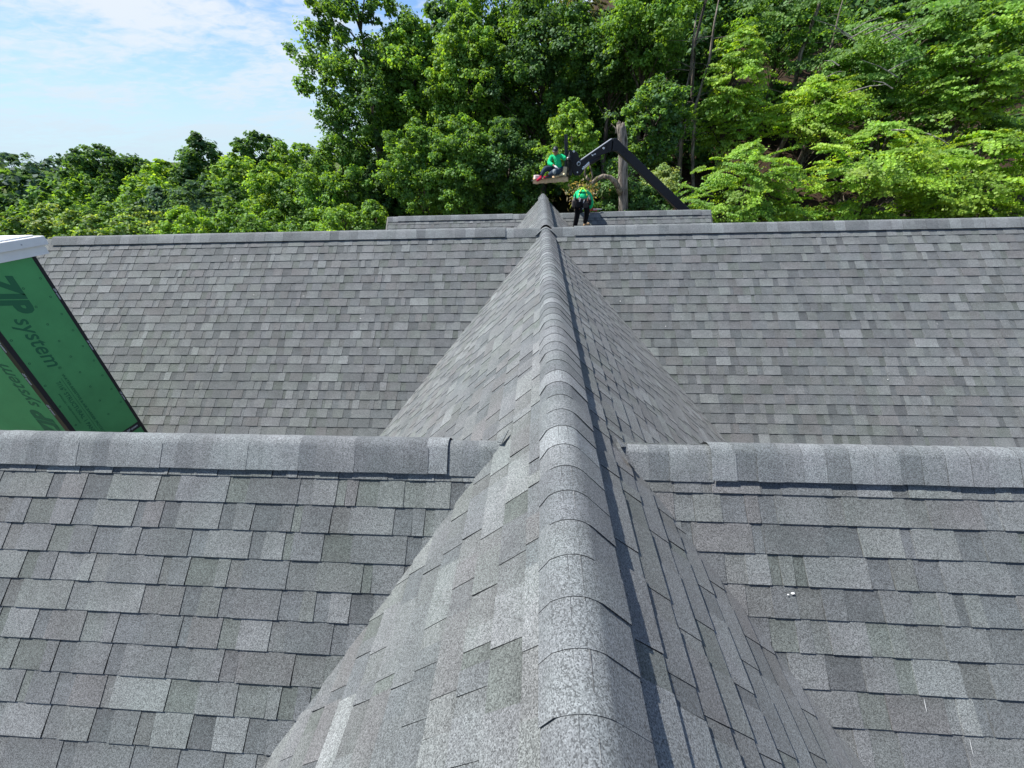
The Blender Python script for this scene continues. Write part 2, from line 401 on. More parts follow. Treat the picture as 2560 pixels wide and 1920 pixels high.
xl = at_y(1263, 575, YF)[0]; xr = at_y(1434, 572, YF)[0]
wing_cap((YF, ZF), -9.0, xl, True, r3, .17); wing_cap((YF, ZF), xl, -.1, False, r3, .16)
wing_cap((YF, ZF), .1, xr, False, r3, .16); wing_cap((YF, ZF), xr, 9.0, True, r3, .17)
rc2 = hl('ridge_cap', None)
xa = at_y(995, 537, Y3)[0]; xb = at_y(1281, 535, Y3)[0]; xc = at_y(1500, 532, Y3)[0]; xd = at_y(1750, 524, Y3)[0]
wing_cap((Y3, Z3), X3L, xa, False, r3, .19); wing_cap((Y3, Z3), xa, xb, True, r3, .24); wing_cap((Y3, Z3), xb, -.35, False, r3, .2)
wing_cap((Y3, Z3), .4, xc, False, r3, .2); wing_cap((Y3, Z3), xc, xd, True, r3, .24); wing_cap((Y3, Z3), xd, X3R, False, r3, .15)
print('caps', capcount[0], 'pieces', len(pieces))
# starter saddle where the crest meets the far ridge: a wide dark-edged piece
mb = MB()
for (w, y, z, dz) in ((.185, 6.80, .012, .13),):
    V = []
    for yy in (y, y+.14):
        for i in range(9):
            t = -1+2*i/8; V.append((t*w, yy, z-abs(t)**1.5*dz))
    V += [(p[0], p[1], p[2]-.012) for p in V[:9]]
    Q = [(i, i+1, 10+i, 9+i) for i in range(8)]+[(i, 18+i, 19+i, i+1) for i in range(8)]
    mb.add(V, Q, (.2, .21, .22))
hl('saddle_flashing', mb.mesh('saddle_flashing', M_SH))
mb = MB()      # rake trim on the last wing and gable end walls
for x, sg in ((X3L, -1), (X3R, 1)):
    a = SL['rear_left'].P(0, -.02, .012); b = SL['rear_left'].P(0, 4.6, .012)
    V = []
    for p in (a, b):
        for dx, dz in ((0, 0), (sg*.04, 0), (sg*.04, -.14), (0, -.14)): V.append((x+dx, p[1], p[2]+dz))
    mb.add(V, [(0, 1, 5, 4), (1, 2, 6, 5), (2, 3, 7, 6), (0, 3, 2, 1), (4, 5, 6, 7)], (.05, .055, .06))
hl('rake_trim', mb.mesh('rake_trim', M_TINT))
mb = MB()
mb.box((0, 12.7, -4.6), (X3R-X3L-.4, 5.6, 4.6), col=(.3, .3, .29)); mb.box((1, 6.9, -5.6), (21.5, 7.0, 3.2), col=(.3, .3, .29)); mb.box((0, 2.6, -5.4), (9.8, 6.5, 3.2), col=(.3, .3, .29))
V = [(-3.9, 13.3, -3.95), (0, 13.3, -.06), (3.9, 13.3, -3.85)]; mb.add(V, [(0, 2, 1)], (.3, .3, .29))
for x in (X3L+.05, X3R-.05): mb.add([(x, Y3-4, Z3-4.0), (x, Y3+4, Z3-4.0), (x, Y3, Z3-.03)], [(0, 1, 2)], (.3, .3, .29))
hl('wall', mb.mesh('wall', M_TINT))

# ------------------------------------------------------------------ chimney chase in green sheathing
XC, YNR, YFR = -6.1, 3.58, 4.36
def sheath_setup(t, b):
    n = ramp(t, noise(t, 3, 4, .6), .3, .7, .9, 1.08); n2 = ramp(t, noise(t, 140, 2, .6), .35, .65, .93, 1.07)
    m1 = N(t, 'ShaderNodeMath', operation='MULTIPLY'); t.links.new(n, m1.inputs[0]); t.links.new(n2, m1.inputs[1])
    v = N(t, 'ShaderNodeVectorMath', operation='SCALE'); v.inputs[0].default_value = (.085, .34, .125); t.links.new(m1.outputs[0], v.inputs['Scale'])
    t.links.new(v.outputs[0], b.inputs['Base Color'])
M_GREEN = material('green_sheathing', .6, .3, setup=sheath_setup)
M_TAPE = material('black_tape', .35, .4, (.012, .014, .02))
M_INK = material('dark_green_ink', .6, .3, (.026, .15, .07))
M_WHITEINK = material('white_ink', .6, .3, (.55, .58, .62))
M_WHITE = material('white_metal', .45, .4, setup=metal_noise((.78, .79, .80), .05, 6))
chase = empty('chimney_chase', (XC-.8, 4, -3.4))
tag(chase, 'boxed chimney chase in green sheathing panels with black taped corners and white metal cap', 'chimney')
def cl(name, me):
    o = bpy.data.objects.new(name, me); COL.objects.link(o); o.parent = chase; o.matrix_parent_inverse = Matrix.Translation((-(XC-.8), -4, 3.4)); return o
def quadbox(name, lo, hi, mat):
    mb = MB(); mb.box([(a+b)/2 for a, b in zip(lo, hi)], [b-a for a, b in zip(lo, hi)]); return cl(name, mb.mesh(name, mat))
quadbox('sheathing_panel', (XC-.011, YNR+.011, -2.262), (XC, YFR, .2), M_GREEN)
quadbox('sheathing_panel', (XC-.011, YNR+.011, -3.9), (XC, YFR, -2.266), M_GREEN)
quadbox('sheathing_panel', (XC-1.22, YNR, -2.262), (XC, YNR+.011, .2), M_GREEN)
quadbox('sheathing_panel', (XC-1.22, YNR, -3.9), (XC, YNR+.011, -2.266), M_GREEN)
quadbox('sheathing_panel', (XC-1.22, YFR-.011, -3.9), (XC-.012, YFR, .2), M_GREEN)
quadbox('sheathing_panel', (XC-1.24, YNR, -3.9), (XC-1.221, YFR, .2), M_GREEN)
quadbox('corner_tape', (XC, YNR-.001, -3.9), (XC+.0015, YNR+.05, .2), M_TAPE)
quadbox('corner_tape', (XC-.06, YNR-.0015, -3.9), (XC+.0015, YNR-.001, .2), M_TAPE)
quadbox('corner_tape', (XC, YFR-.04, -3.9), (XC+.0015, YFR+.002, .2), M_TAPE)
quadbox('seam_tape', (XC, YNR+.051, -2.31), (XC+.0012, YFR-.041, -2.22), M_TAPE)
quadbox('seam_tape', (XC-1.22, YNR-.0012, -2.31), (XC-.061, YNR, -2.22), M_TAPE)
quadbox('cap_fascia', (XC-1.32, YNR-.12, .185), (XC+.035, YFR+.13, .29), M_WHITE)
mb = MB(); mb.box((XC-.64, (YNR+YFR)/2, .335), (1.42, YFR-YNR+.32, .10))
o = cl('metal_cap', mb.mesh('metal_cap', M_WHITE)); bv = o.modifiers.new('bevel', 'BEVEL'); bv.width = .006
mb = MB(); mb.box((XC-.64, (YNR+YFR)/2, .395), (1.30, YFR-YNR+.2, .016)); cl('metal_cap', mb.mesh('metal_cap', M_WHITE))
mb = MB()
for y in (3.75, 4.25): mb.box((XC+.0715, y, .33), (.003, .012, .012), col=(.3, .3, .32))
cl('screw', mb.mesh('screw', M_TINT))
def lettering(txt, origin, right, up, length, height, mat, bold=0, shear=0, parent=chase, off=Vector((-(XC-.8), -4, 3.4))):
    cu = bpy.data.curves.new('lettering', 'FONT'); cu.body = txt; cu.size = 1; cu.extrude = .0004; cu.offset = bold; cu.shear = shear; cu.materials.append(mat); cu.resolution_u = 3
    o = bpy.data.objects.new('lettering', cu); COL.objects.link(o); bpy.context.view_layer.update()
    d = o.dimensions; bb = [Vector(c) for c in o.bound_box]; x0 = min(b.x for b in bb); y0 = min(b.y for b in bb)
    sx, sy = length/max(d.x, .01), height/max(d.y, .01)
    R, Uu = Vector(right).normalized(), Vector(up).normalized(); Nn = R.cross(Uu)
    O = Vector(origin)-R*x0*sx-Uu*y0*sy
    o.matrix_world = Matrix(((R.x*sx, Uu.x*sy, Nn.x, O.x), (R.y*sx, Uu.y*sy, Nn.y, O.y), (R.z*sx, Uu.z*sy, Nn.z, O.z), (0, 0, 0, 1)))
    me = bpy.data.meshes.new_from_object(o.evaluated_get(bpy.context.evaluated_depsgraph_get())); mw = o.matrix_world.copy(); bpy.data.objects.remove(o)
    o = bpy.data.objects.new('lettering', me); COL.objects.link(o); o.parent = parent; o.matrix_parent_inverse = Matrix.Translation(off); o.matrix_basis = mw
    return o
DN, UPZ, YP, XM = (0, 0, -1), (0, 0, 1), (0, 1, 0), (-1, 0, 0)
xf = XC+.0016
lettering('ZIP', (xf, 3.77, .14), DN, YP, .53, .27, M_INK, .05, .35)
lettering('system', (xf, 3.74, -.40), DN, YP, .64, .19, M_INK, .01, .3)
lettering('\u00ae', (xf, 3.88, -1.06), DN, YP, .035, .035, M_INK)
lettering('WATER-RESISTIVE & AIR BARRIER PROTECTION', (xf, 3.865, -1.16), DN, YP, 1.02, .032, M_INK, .012)
lettering('7/16" STRUCTURAL 1 PANEL', (xf, 3.765, -1.22), DN, YP, .82, .05, M_INK, .012)
lettering('EXPOSURE 1  SIZED FOR SPACING', (xf, 3.715, -1.36), DN, YP, .45, .018, M_INK)
quadbox('rule_line', (xf-.0003, 3.838, -2.1), (xf, 3.842, -1.2), M_INK)
yf = YNR-.0016
lettering('ZIP', (XC-.12, yf, -1.98), UPZ, XM, .48, .23, M_INK, .05, .35)
lettering('system', (XC-.10, yf, -1.46), UPZ, XM, .60, .19, M_INK, .01, .3)
for z in (-.55, -.98, -1.42, -1.86): lettering('ZIP system', (XC-.055, YNR-.0025, z), DN, (1, 0, 0), .16, .035, M_WHITEINK, .02, .2)
for z in (-.2, -.9, -1.7): lettering('ZIP system', (XC+.003, YFR-.036, z), DN, YP, .14, .025, M_WHITEINK, .02, .2)
lettering('ZIP system', (XC+.002, 4.12, -2.285), YP, UPZ, .17, .04, M_WHITEINK, .02, .2)
mb = MB()
for y, z0, st in ((4.265, -.06, .222), (4.06, -.12, .222), (3.66, -.3, .3)):
    for k in range(9):
        z = z0-k*st; yy = y+rng.uniform(-.01, .01); n = 10
        V = [(XC+.001, yy+math.cos(a)*r, z+math.sin(a)*r) for r in (.013, .0075) for a in [2*math.pi*i/n for i in range(n)]]
        mb.add(V, [(i, (i+1) % n, n+(i+1) % n, n+i) for i in range(n)], (.01, .09, .045))
tag(cl('nail_marks', mb.mesh('nail_marks', M_TINT)), kind='stuff')
mb = MB()      # bent flashing corner where the chase meets the roof
p = at_y(392, 1088, 4.43); 
mb.add([p+np.array(q) for q in ((-.10, -.1, -.03), (.02, -.02, -.01), (.03, .06, .12), (-.02, .0, .0), (.13, .02, .0), (.10, -.05, -.02))], [(0, 1, 2), (1, 4, 3), (3, 4, 5), (0, 3, 1)], (.5, .51, .52))
hl('step_flashing', mb.mesh('step_flashing', M_TINT))
mb = MB()
for (a_, b_, c_) in (((.335, 1.60, -.335), (.395, 1.55, -.400), (.352, 1.54, -.348)), ((.30, 1.70, -.296), (.37, 1.665, -.345), (.33, 1.635, -.325)), ((-.335, 1.66, -.322), (-.27, 1.70, -.268), (-.30, 1.62, -.300))):
    up_ = Vector((.25 if a_[0] > 0 else -.25, -.3, .9))*.014; A_ = [Vector(q)+up_*k for q, k in ((a_, 1), (b_, .9), (c_, 1.3))]
    mb.add(A_+[q-up_*.5 for q in A_], [(0, 1, 2), (0, 3, 4, 1), (1, 4, 5, 2), (2, 5, 3, 0)], (.17, .18, .188))
hl('cut_shingle_tip', mb.mesh('cut_shingle_tip', M_SH))
# pale scuffs and flecks on the shingles
mb = MB()
def fleck(slname, px, py, L, Wd, ang=0):
    s = SL[slname]; d = ray(px, py); t = ((s.O-CAM)@s.N)/(d@s.N); P = CAM+d*t+s.N*.016
    n = 8; V = []; sl_far = slname.startswith('far')
    for i in range(n):
        a = 2*math.pi*i/n; r = rng.uniform(.7, 1.2); L_k = .65 if sl_far else 1.0; x, y = math.cos(a)*L*r*L_k, math.sin(a)*Wd*r*L_k
        V.append(P+s.A*(x*math.cos(ang)-y*math.sin(ang))+s.D*(x*math.sin(ang)+y*math.cos(ang)))
    mb.add(V, [tuple(range(n))], (.72, .73, .72))
for a in (('near_right', 1977, 1481, .010, .006), ('near_right', 1965, 1484, .006, .003), ('far_left', 590, 647, .018, .006), ('far_left', 636, 738, .02, .004), ('far_left', 902, 797, .022, .006), ('far_left', 950, 872, .02, .005), ('far_left', 760, 741, .03, .003), ('far_right', 1550, 754, .012, .01), ('far_right', 1663, 817, .012, .009), ('far_right', 2217, 949, .01, .008), ('far_right', 2340, 810, .003, .03), ('far_right', 2290, 1075, .003, .03), ('near_right', 2305, 1760, .0012, .03), ('near_right', 2418, 1860, .0012, .035)): fleck(*a)
hl('fleck', mb.mesh('fleck', M_TINT))

# ------------------------------------------------------------------ ground and hillside
def gz(x, y):
    a = min(1, max(0, (x+8)/20.)); a = a*a*(3-2*a)
    h = max(0, y-12)*.58; h = h if h < 6 else 6+(h-6)*.80
    far = max(0, y-75)*.35
    left = min(1, max(0, (-x-8)/30.))*min(9, max(0, (y-45)*.16))
    z = -7.2 + a*max(0, h-far*1.0) + left
    z = min(z, 40)
    return z + .35*math.sin(x*.31+1)*math.cos(y*.27) + .15*math.sin(x*.9)*math.sin(y*.8+2)
def grid(xs, ys):
    V = [(x, y, gz(x, y)) for x in xs for y in ys]; n = len(ys)
    Q = np.array([(i*n+j, (i+1)*n+j, (i+1)*n+j+1, i*n+j+1) for i in range(len(xs)-1) for j in range(n-1)])
    return V, Q
def sp(a, b, n): return [a+(b-a)*i/n for i in range(n)]
xs = sp(-900, -120, 10)+sp(-120, 120, 120)+sp(120, 901, 10)+[900]
ys = sp(-400, -20, 8)+sp(-20, 110, 65)+sp(110, 1401, 14)+[1400]
def ground_setup(t, b):
    p = wpos(t); n1_ = ramp(t, noise(t, .35, 5, .6, p), .42, .58, 0, 1); n2_ = noise(t, 3.5, 5, .7, p)
    litter = mixrgb(t, (.018, .013, .008), (.06, .04, .026), n2_)
    grass = mixrgb(t, (.035, .06, .018), (.10, .12, .045), n2_)
    sx = N(t, 'ShaderNodeSeparateXYZ'); t.links.new(p, sx.inputs[0])
    wood = ramp(t, sx.outputs[0], -6, 4, 0, 1)
    base = mixrgb(t, grass, litter, wood)
    sand = ramp(t, noise(t, .5, 3, .5, p), .55, .62, 0, 1)
    near = ramp(t, sx.outputs[1], 19, 24, 1, 0); mm = N(t, 'ShaderNodeMath', operation='MULTIPLY'); t.links.new(sand, mm.inputs[0]); t.links.new(near, mm.inputs[1])
    t.links.new(mixrgb(t, base, (.33, .26, .19), mm.outputs[0]), b.inputs['Base Color'])
    bp = N(t, 'ShaderNodeBump', Strength=.8, Distance=.12); t.links.new(n2_, bp.inputs['Height']); t.links.new(bp.outputs[0], b.inputs['Normal'])
M_GROUND = material('forest_floor', .95, .1, setup=ground_setup)
V, Q = grid(xs, ys)
tag(link('ground', mesh_np('ground', V, Q, M_GROUND, smooth=True)), kind='structure')

# ------------------------------------------------------------------ trees
def leaf_setup(t, b):
    out = t.nodes['Material Output']; t.nodes.remove(b)
    at = N(t, 'ShaderNodeAttribute', attribute_name='tint').outputs['Color']
    d = N(t, 'ShaderNodeBsdfDiffuse'); t.links.new(at, d.inputs[0])
    tr = N(t, 'ShaderNodeBsdfTranslucent'); ty = mixrgb(t, at, (1.7, 1.45, .5), 1.0, 'MULTIPLY'); t.links.new(ty, tr.inputs[0])
    m = N(t, 'ShaderNodeMixShader'); m.inputs[0].default_value = .5; t.links.new(d.outputs[0], m.inputs[1]); t.links.new(tr.outputs[0], m.inputs[2])
    g = N(t, 'ShaderNodeBsdfGlossy', Roughness=.6); g.inputs[0].default_value = (.9, .95, 1, 1)
    m2 = N(t, 'ShaderNodeMixShader'); m2.inputs[0].default_value = .02; t.links.new(m.outputs[0], m2.inputs[1]); t.links.new(g.outputs[0], m2.inputs[2])
    t.links.new(m2.outputs[0], out.inputs[0])
M_LEAF = material('leaves', setup=leaf_setup)
def bark_setup(t, b):
    at = N(t, 'ShaderNodeAttribute', attribute_name='tint').outputs['Color']
    p = wpos(t); mp_ = N(t, 'ShaderNodeMapping'); t.links.new(p, mp_.inputs[0]); mp_.inputs['Scale'].default_value = (9, 9, 1.6)
    n = noise(t, 1.0, 6, .7, mp_.outputs[0]); v = N(t, 'ShaderNodeVectorMath', operation='SCALE'); t.links.new(at, v.inputs[0]); t.links.new(ramp(t, n, .38, .62, .25, 1.6), v.inputs['Scale'])
    t.links.new(v.outputs[0], b.inputs['Base Color'])
    bp = N(t, 'ShaderNodeBump', Strength=1.0, Distance=.05); t.links.new(n, bp.inputs['Height']); t.links.new(bp.outputs[0], b.inputs['Normal'])
M_BARK = material('bark', .95, .1, setup=bark_setup)
PROF = {'tall': [(0, .25), (.12, .62), (.3, .95), (.5, 1.0), (.7, .86), (.85, .62), (.95, .34), (1, .08)],
        'round': [(0, .35), (.15, .8), (.4, 1.0), (.65, .92), (.85, .62), (1, .12)],
        'cone': [(0, .7), (.1, 1.0), (.35, .86), (.6, .6), (.8, .36), (1, .04)],
        'bush': [(0, .85), (.25, 1.0), (.55, .9), (.8, .6), (1, .15)],
        'column': [(0, .75), (.15, .92), (.45, 1.0), (.7, .9), (.88, .68), (1, .2)],
        'open': [(0, .3), (.2, .75), (.45, 1.0), (.75, .95), (.93, .6), (1, .2)]}
NLEAF = [0]
def tree(name, label, cat, px, py_top, Y, hw_px, base_frac, prof, cols, cover=3.6, style='maple', group=None, leaf=1.0, tuft=1.0, lean=0, trunk_r=None, bark=(.10, .085, .07), seed=None, py_base=None, front=.62, squash=1.0, gaps=0.0):
    """a tree standing at the ground under image direction px at depth Y; base_frac: crown starts at this share of the height"""
    seed = seed if seed is not None else int(px*7+py_top*3+Y*13) % 99991
    g = np.random.default_rng(abs(seed)); pr = random.Random(seed)
    top = at_y(px, py_top, Y); gx, gy = top[0]-lean, Y; zb = gz(gx, gy)-.15
    dist = np.linalg.norm(top-CAM); H = top[2]-zb
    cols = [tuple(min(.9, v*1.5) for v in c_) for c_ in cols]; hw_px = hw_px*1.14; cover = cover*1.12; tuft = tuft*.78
    Rw = abs((at_y(px+hw_px, py_top if py_top > 0 else 200, Y)-at_y(px, py_top if py_top > 0 else 200, Y))[0])
    zc0 = zb+H*base_frac
    if py_base is not None: zc0 = max(zb+.2, at_y(px, py_base, Y)[2])
    Hc = top[2]-zc0
    pz, prr = np.array([a for a, b in PROF[prof]]), np.array([b for a, b in PROF[prof]])
    root = empty(name, (gx, gy, zb)); tag(root, label, cat, group)
    # trunk and limbs
    tr_ = trunk_r or max(.09, min(.42, H*.017)); mb = MB()
    def axis(z): f = (z-zb)/max(H, .1); return np.array([lean*f**1.4+.12*math.sin(f*5+seed), .1*math.sin(f*4+seed*2), z-zb])
    zs = [zb+H*f for f in (0, .04, .15, .3, .45, .6, .75, .9)]
    mb.tube([axis(z) for z in zs], [tr_*1.5, tr_*1.08, tr_, tr_*.88, tr_*.72, tr_*.52, tr_*.3, tr_*.1], 9, bark)
    # tufts
    s_leaf = max(.06, .0035*dist)*leaf*(.82 if style == 'spray' else 1)
    rt = max(.42, min(1.5, Rw*.27))*tuft
    area = math.pi*.5*Rw*Hc*1.9
    nt_ = int(max(14, min(900, area/(rt*rt)*1.25)))
    ph = [pr.uniform(0, 6.28) for _ in range(6)]
    f = g.random(nt_*3); f[:5] = (.9, .97, 1.0, .94, .86); w = np.interp(f, pz, prr); kp = g.random(nt_*3) < w/w.max(); kp[:5] = True; f = f[kp][:nt_]; n = len(f)
    az = g.random(n)*2*np.pi
    fr = g.random(n) < front*.6; az = np.where(fr, g.normal(-np.pi/2, .95, n), az)      # more tufts on the near side
    lobes = 1+.20*np.sin(2*az+ph[0]+f*5)+.15*np.sin(4*az+ph[1]-f*9)+.13*np.sin(7*f*3+ph[2]+az)
    rad = Rw*np.interp(f, pz, prr)*lobes*(1-(.42 if style != 'spray' else .62)*g.random(n)**1.6)*(.94+.30*g.random(n)**4)
    tc = np.stack([np.cos(az)*rad, np.sin(az)*rad*squash, zc0-zb+f*Hc], 1); ax = np.array([axis(z+zb) for z in tc[:, 2]]); tc[:, :2] += ax[:, :2]
    tc[:, 2] -= .25*rt*(rad/Rw)
    if style == 'spray': gaps = max(gaps, .16)+.08
    if gaps: keep = g.random(n) > gaps; tc, az, rad, f = tc[keep], az[keep], rad[keep], f[keep]; n = len(tc)
    tr2 = rt*(.45+1.0*g.random(n)**1.4)*np.interp(f, [0, .75, 1], [1.05, 1, .6])
    # limbs to some of the tufts
    for i in range(0, n, max(1, n//(26 if dist < 40 else 10))):
        e = tc[i]; z0 = max(.12*H, e[2]-.75*math.hypot(e[0], e[1])-.3); a = axis(zb+min(z0, H*.86))
        m = (a+e)/2+np.array([0, 0, .12*np.linalg.norm(e-a)]); rr = tr_*.24
        mb.tube([a, m, a+(e-a)*.97], [rr, rr*.6, rr*.15], 5, bark, cap=False)
    mb.build('trunk', M_BARK, root, smooth=True)
    A = s_leaf*s_leaf*.5
    nl = cover*area*1.25/A; per = int(max(16, nl/max(n, 1)))
    if style == 'spray': per = int(per*.9)
    if n*per > 52000: per = 52000//n
    NL = n*per; NLEAF[0] += NL
    ti = np.repeat(np.arange(n), per)
    d = g.normal(size=(NL, 3)); d /= np.linalg.norm(d, axis=1)[:, None]
    u = g.random(NL)**(1/3.)
    if style == 'maple':
        d[:, 2] = np.where(d[:, 2] < -.25, -d[:, 2]*.6, d[:, 2]); rr = (.45+.55*u)
        off = d*rr[:, None]*tr2[ti][:, None]*np.array([1, 1, .72])
        # ragged small sprigs
        sk = g.integers(0, 14, NL); kd = g.normal(size=(n, 14, 3)); kd /= np.linalg.norm(kd, axis=2)[:, :, None]; kd[:, :, 2] = kd[:, :, 2]*.7+.15
        c2 = kd[ti, sk]*tr2[ti][:, None]*(.55+.5*g.random((n, 14)))[ti, sk][:, None]
        off = np.where((g.random(NL) < .72)[:, None], c2+g.normal(size=(NL, 3))*tr2[ti][:, None]*np.array([.17, .17, .12]), off)
        nrm = off/np.maximum(1e-6, np.linalg.norm(off, axis=1))[:, None]*.75+np.array([0, 0, .55])+g.normal(size=(NL, 3))*.42
    elif style == 'spray':
        # flat drooping fans reaching outwards
        o = np.stack([np.cos(az), np.sin(az)*squash, np.zeros(n)], 1); o = o/np.linalg.norm(o, axis=1)[:, None]; sd = np.stack([-o[:, 1], o[:, 0], np.zeros(n)], 1)
        a1 = (g.random(NL)*2-.8); b1 = g.normal(size=NL)*.30*(1.15-.5*np.abs(a1-.1))
        # twig rows inside the fan
        tw = np.round(b1*4)/4; b1 = np.where(g.random(NL) < .6, tw+g.normal(size=NL)*.035, b1)
        droop = a1*(g.random(n)*.55)[ti]+(-.30*(a1+.8)**2*(.3+1.0*g.random(n))[ti]+.14)+b1*(g.normal(size=n)*.35)[ti]
        off = (o[ti]*a1[:, None]+sd[ti]*b1[:, None])*(tr2*1.75)[ti][:, None]
        off[:, 2] += tr2[ti]*(droop+g.normal(size=NL)*.055)
        nrm = o[ti]*(.45+.3*a1[:, None])+np.array([-.1, -.15, .6])+g.normal(size=(NL, 3))*.45
    else:   # 'needle': shaggy conifer boughs
        o = np.stack([np.cos(az), np.sin(az), np.zeros(n)], 1); a1 = g.random(NL)*1.3-.4
        off = o[ti]*(a1*tr2[ti]*1.3)[:, None]+g.normal(size=(NL, 3))*tr2[ti][:, None]*np.array([.22, .22, .10]); off[:, 2] -= .35*tr2[ti]*(a1+.4)**1.3
        nrm = o[ti]*.4+np.array([0, 0, .7])+g.normal(size=(NL, 3))*.4
    if style == 'spray':      # each fan hangs at its own tilt
        th_ = g.normal(size=n)*.30; off = off.copy(); off[:, 2] += off[:, 0]*th_[ti]
    C = tc[ti]+off
    nrm /= np.linalg.norm(nrm, axis=1)[:, None]
    t1 = np.cross(nrm, g.normal(size=(NL, 3))); t1 /= np.linalg.norm(t1, axis=1)[:, None]; t2 = np.cross(nrm, t1)
    sz = s_leaf*(.6+.8*g.random(NL)); asp = .62 if style != 'needle' else .3
    V = np.empty((NL, 4, 3)); V[:, 0] = C-t1*(sz*.62)[:, None]; V[:, 2] = C+t1*(sz*.62)[:, None]; V[:, 1] = C+t2*(sz*asp)[:, None]-t1*(sz*.1)[:, None]; V[:, 3] = C-t2*(sz*asp)[:, None]-t1*(sz*.1)[:, None]
    cols = np.array(cols, float); ci = g.integers(0, len(cols), n); base = cols[ci][ti]
    mix = g.random((NL, 1)); base = base*(.5+.5*mix)+cols[g.integers(0, len(cols), NL)]*(.5-.5*mix)
    base = base*(.65+.6*g.random((NL, 1)))*(.74+.5*g.random(n))[ti][:, None]
    c4 = np.repeat(base, 4, 0)
    me = mesh_np('crown', V.reshape(-1, 3), np.arange(NL*4).reshape(-1, 4), M_LEAF, c4)
    link('crown', me, root)
    return root
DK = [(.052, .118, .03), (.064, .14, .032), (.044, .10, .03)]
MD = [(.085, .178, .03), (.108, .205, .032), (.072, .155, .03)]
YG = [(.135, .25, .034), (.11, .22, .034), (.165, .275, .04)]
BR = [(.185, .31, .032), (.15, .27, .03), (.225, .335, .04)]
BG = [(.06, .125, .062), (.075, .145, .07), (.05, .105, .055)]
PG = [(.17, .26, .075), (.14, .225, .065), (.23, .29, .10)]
FARC = [(.042, .088, .06), (.05, .10, .066)]  # far foliage, with bluish distance haze mixed into the leaf colour
G1, G2, G3, G4 = 'trees in the distant wood on the left', 'trees in the belt behind the roof on the left', 'tall trees behind the last roof ridge', 'trees on the wooded hillside on the right'
T = tree
# far left
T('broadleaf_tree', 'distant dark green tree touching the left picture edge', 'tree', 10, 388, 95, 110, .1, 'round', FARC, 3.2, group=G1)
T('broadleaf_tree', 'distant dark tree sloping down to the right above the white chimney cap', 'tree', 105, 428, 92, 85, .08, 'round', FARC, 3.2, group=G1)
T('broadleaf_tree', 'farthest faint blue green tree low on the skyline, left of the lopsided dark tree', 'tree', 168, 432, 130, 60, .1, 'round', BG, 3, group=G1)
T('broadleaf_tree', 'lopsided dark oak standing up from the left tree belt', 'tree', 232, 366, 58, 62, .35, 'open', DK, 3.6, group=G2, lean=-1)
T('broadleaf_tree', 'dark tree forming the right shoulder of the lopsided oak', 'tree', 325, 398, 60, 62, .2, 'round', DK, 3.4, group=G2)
T('broadleaf_tree', 'pale yellow green tree below the right side of the dark far hill trees', 'tree', 205, 440, 52, 55, .1, 'round', MD, 3.2, group=G2)
T('conifer_tree', 'small very dark fir between pale trees under the lopsided oak', 'tree', 262, 434, 44, 52, .1, 'cone', DK, 3.6, 'needle', group=G2)
T('broadleaf_tree', 'narrow bright green tree right of the small dark fir', 'tree', 322, 448, 40, 40, .05, 'tall', YG, 3.2, group=G2)
T('broadleaf_tree', 'broad yellow green tree filling the dip left of the pointed dark tree', 'tree', 408, 405, 50, 70, .1, 'round', YG, 3.2, group=G2)
T('broadleaf_tree', 'pointed dark tree topping the middle of the left belt', 'tree', 488, 338, 52, 66, .3, 'cone', DK, 3.6, group=G2)
T('broadleaf_tree', 'low grey green bushy tree below the pointed dark tree, left one', 'tree', 395, 470, 36, 58, .05, 'round', BG, 3.2, group=G2)
T('willow_tree', 'rounded grey green willow in front of the pointed dark tree', 'tree', 478, 452, 34, 66, .05, 'round', BG, 3.4, 'spray', group=G2)
T('broadleaf_tree', 'yellow green tree right of the pointed dark tree', 'tree', 590, 386, 50, 66, .1, 'round', YG, 3.2, group=G2)
T('broadleaf_tree', 'small dark tree top peeping over the belt left of the tall maple', 'tree', 640, 333, 62, 46, .45, 'open', DK, 3.4, group=G2)
T('broadleaf_tree', 'mid green tree filling the belt under the small dark tree top', 'tree', 560, 450, 38, 52, .05, 'tall', MD, 3.2, group=G2)
T('broadleaf_tree', 'light green tree at the left foot of the tall maple', 'tree', 705, 362, 42, 62, .05, 'round', YG, 3.2, group=G2)
T('broadleaf_tree', 'golden green bushy tree just left of the big rounded tree', 'tree', 662, 408, 33, 68, .02, 'tall', YG, 3.4, group=G2)
T('maple_tree', 'big rounded green tree whose foot touches the roof ridge, left of the last roof', 'tree', 838, 352, 28, 104, .02, 'round', MD+[YG[1]], 3.6, group=G2, py_base=600)
T('shrub_tree', 'dark green tree leaning against the right side of the big rounded tree', 'tree', 940, 400, 27, 55, .02, 'tall', DK, 3.4, group=G2)
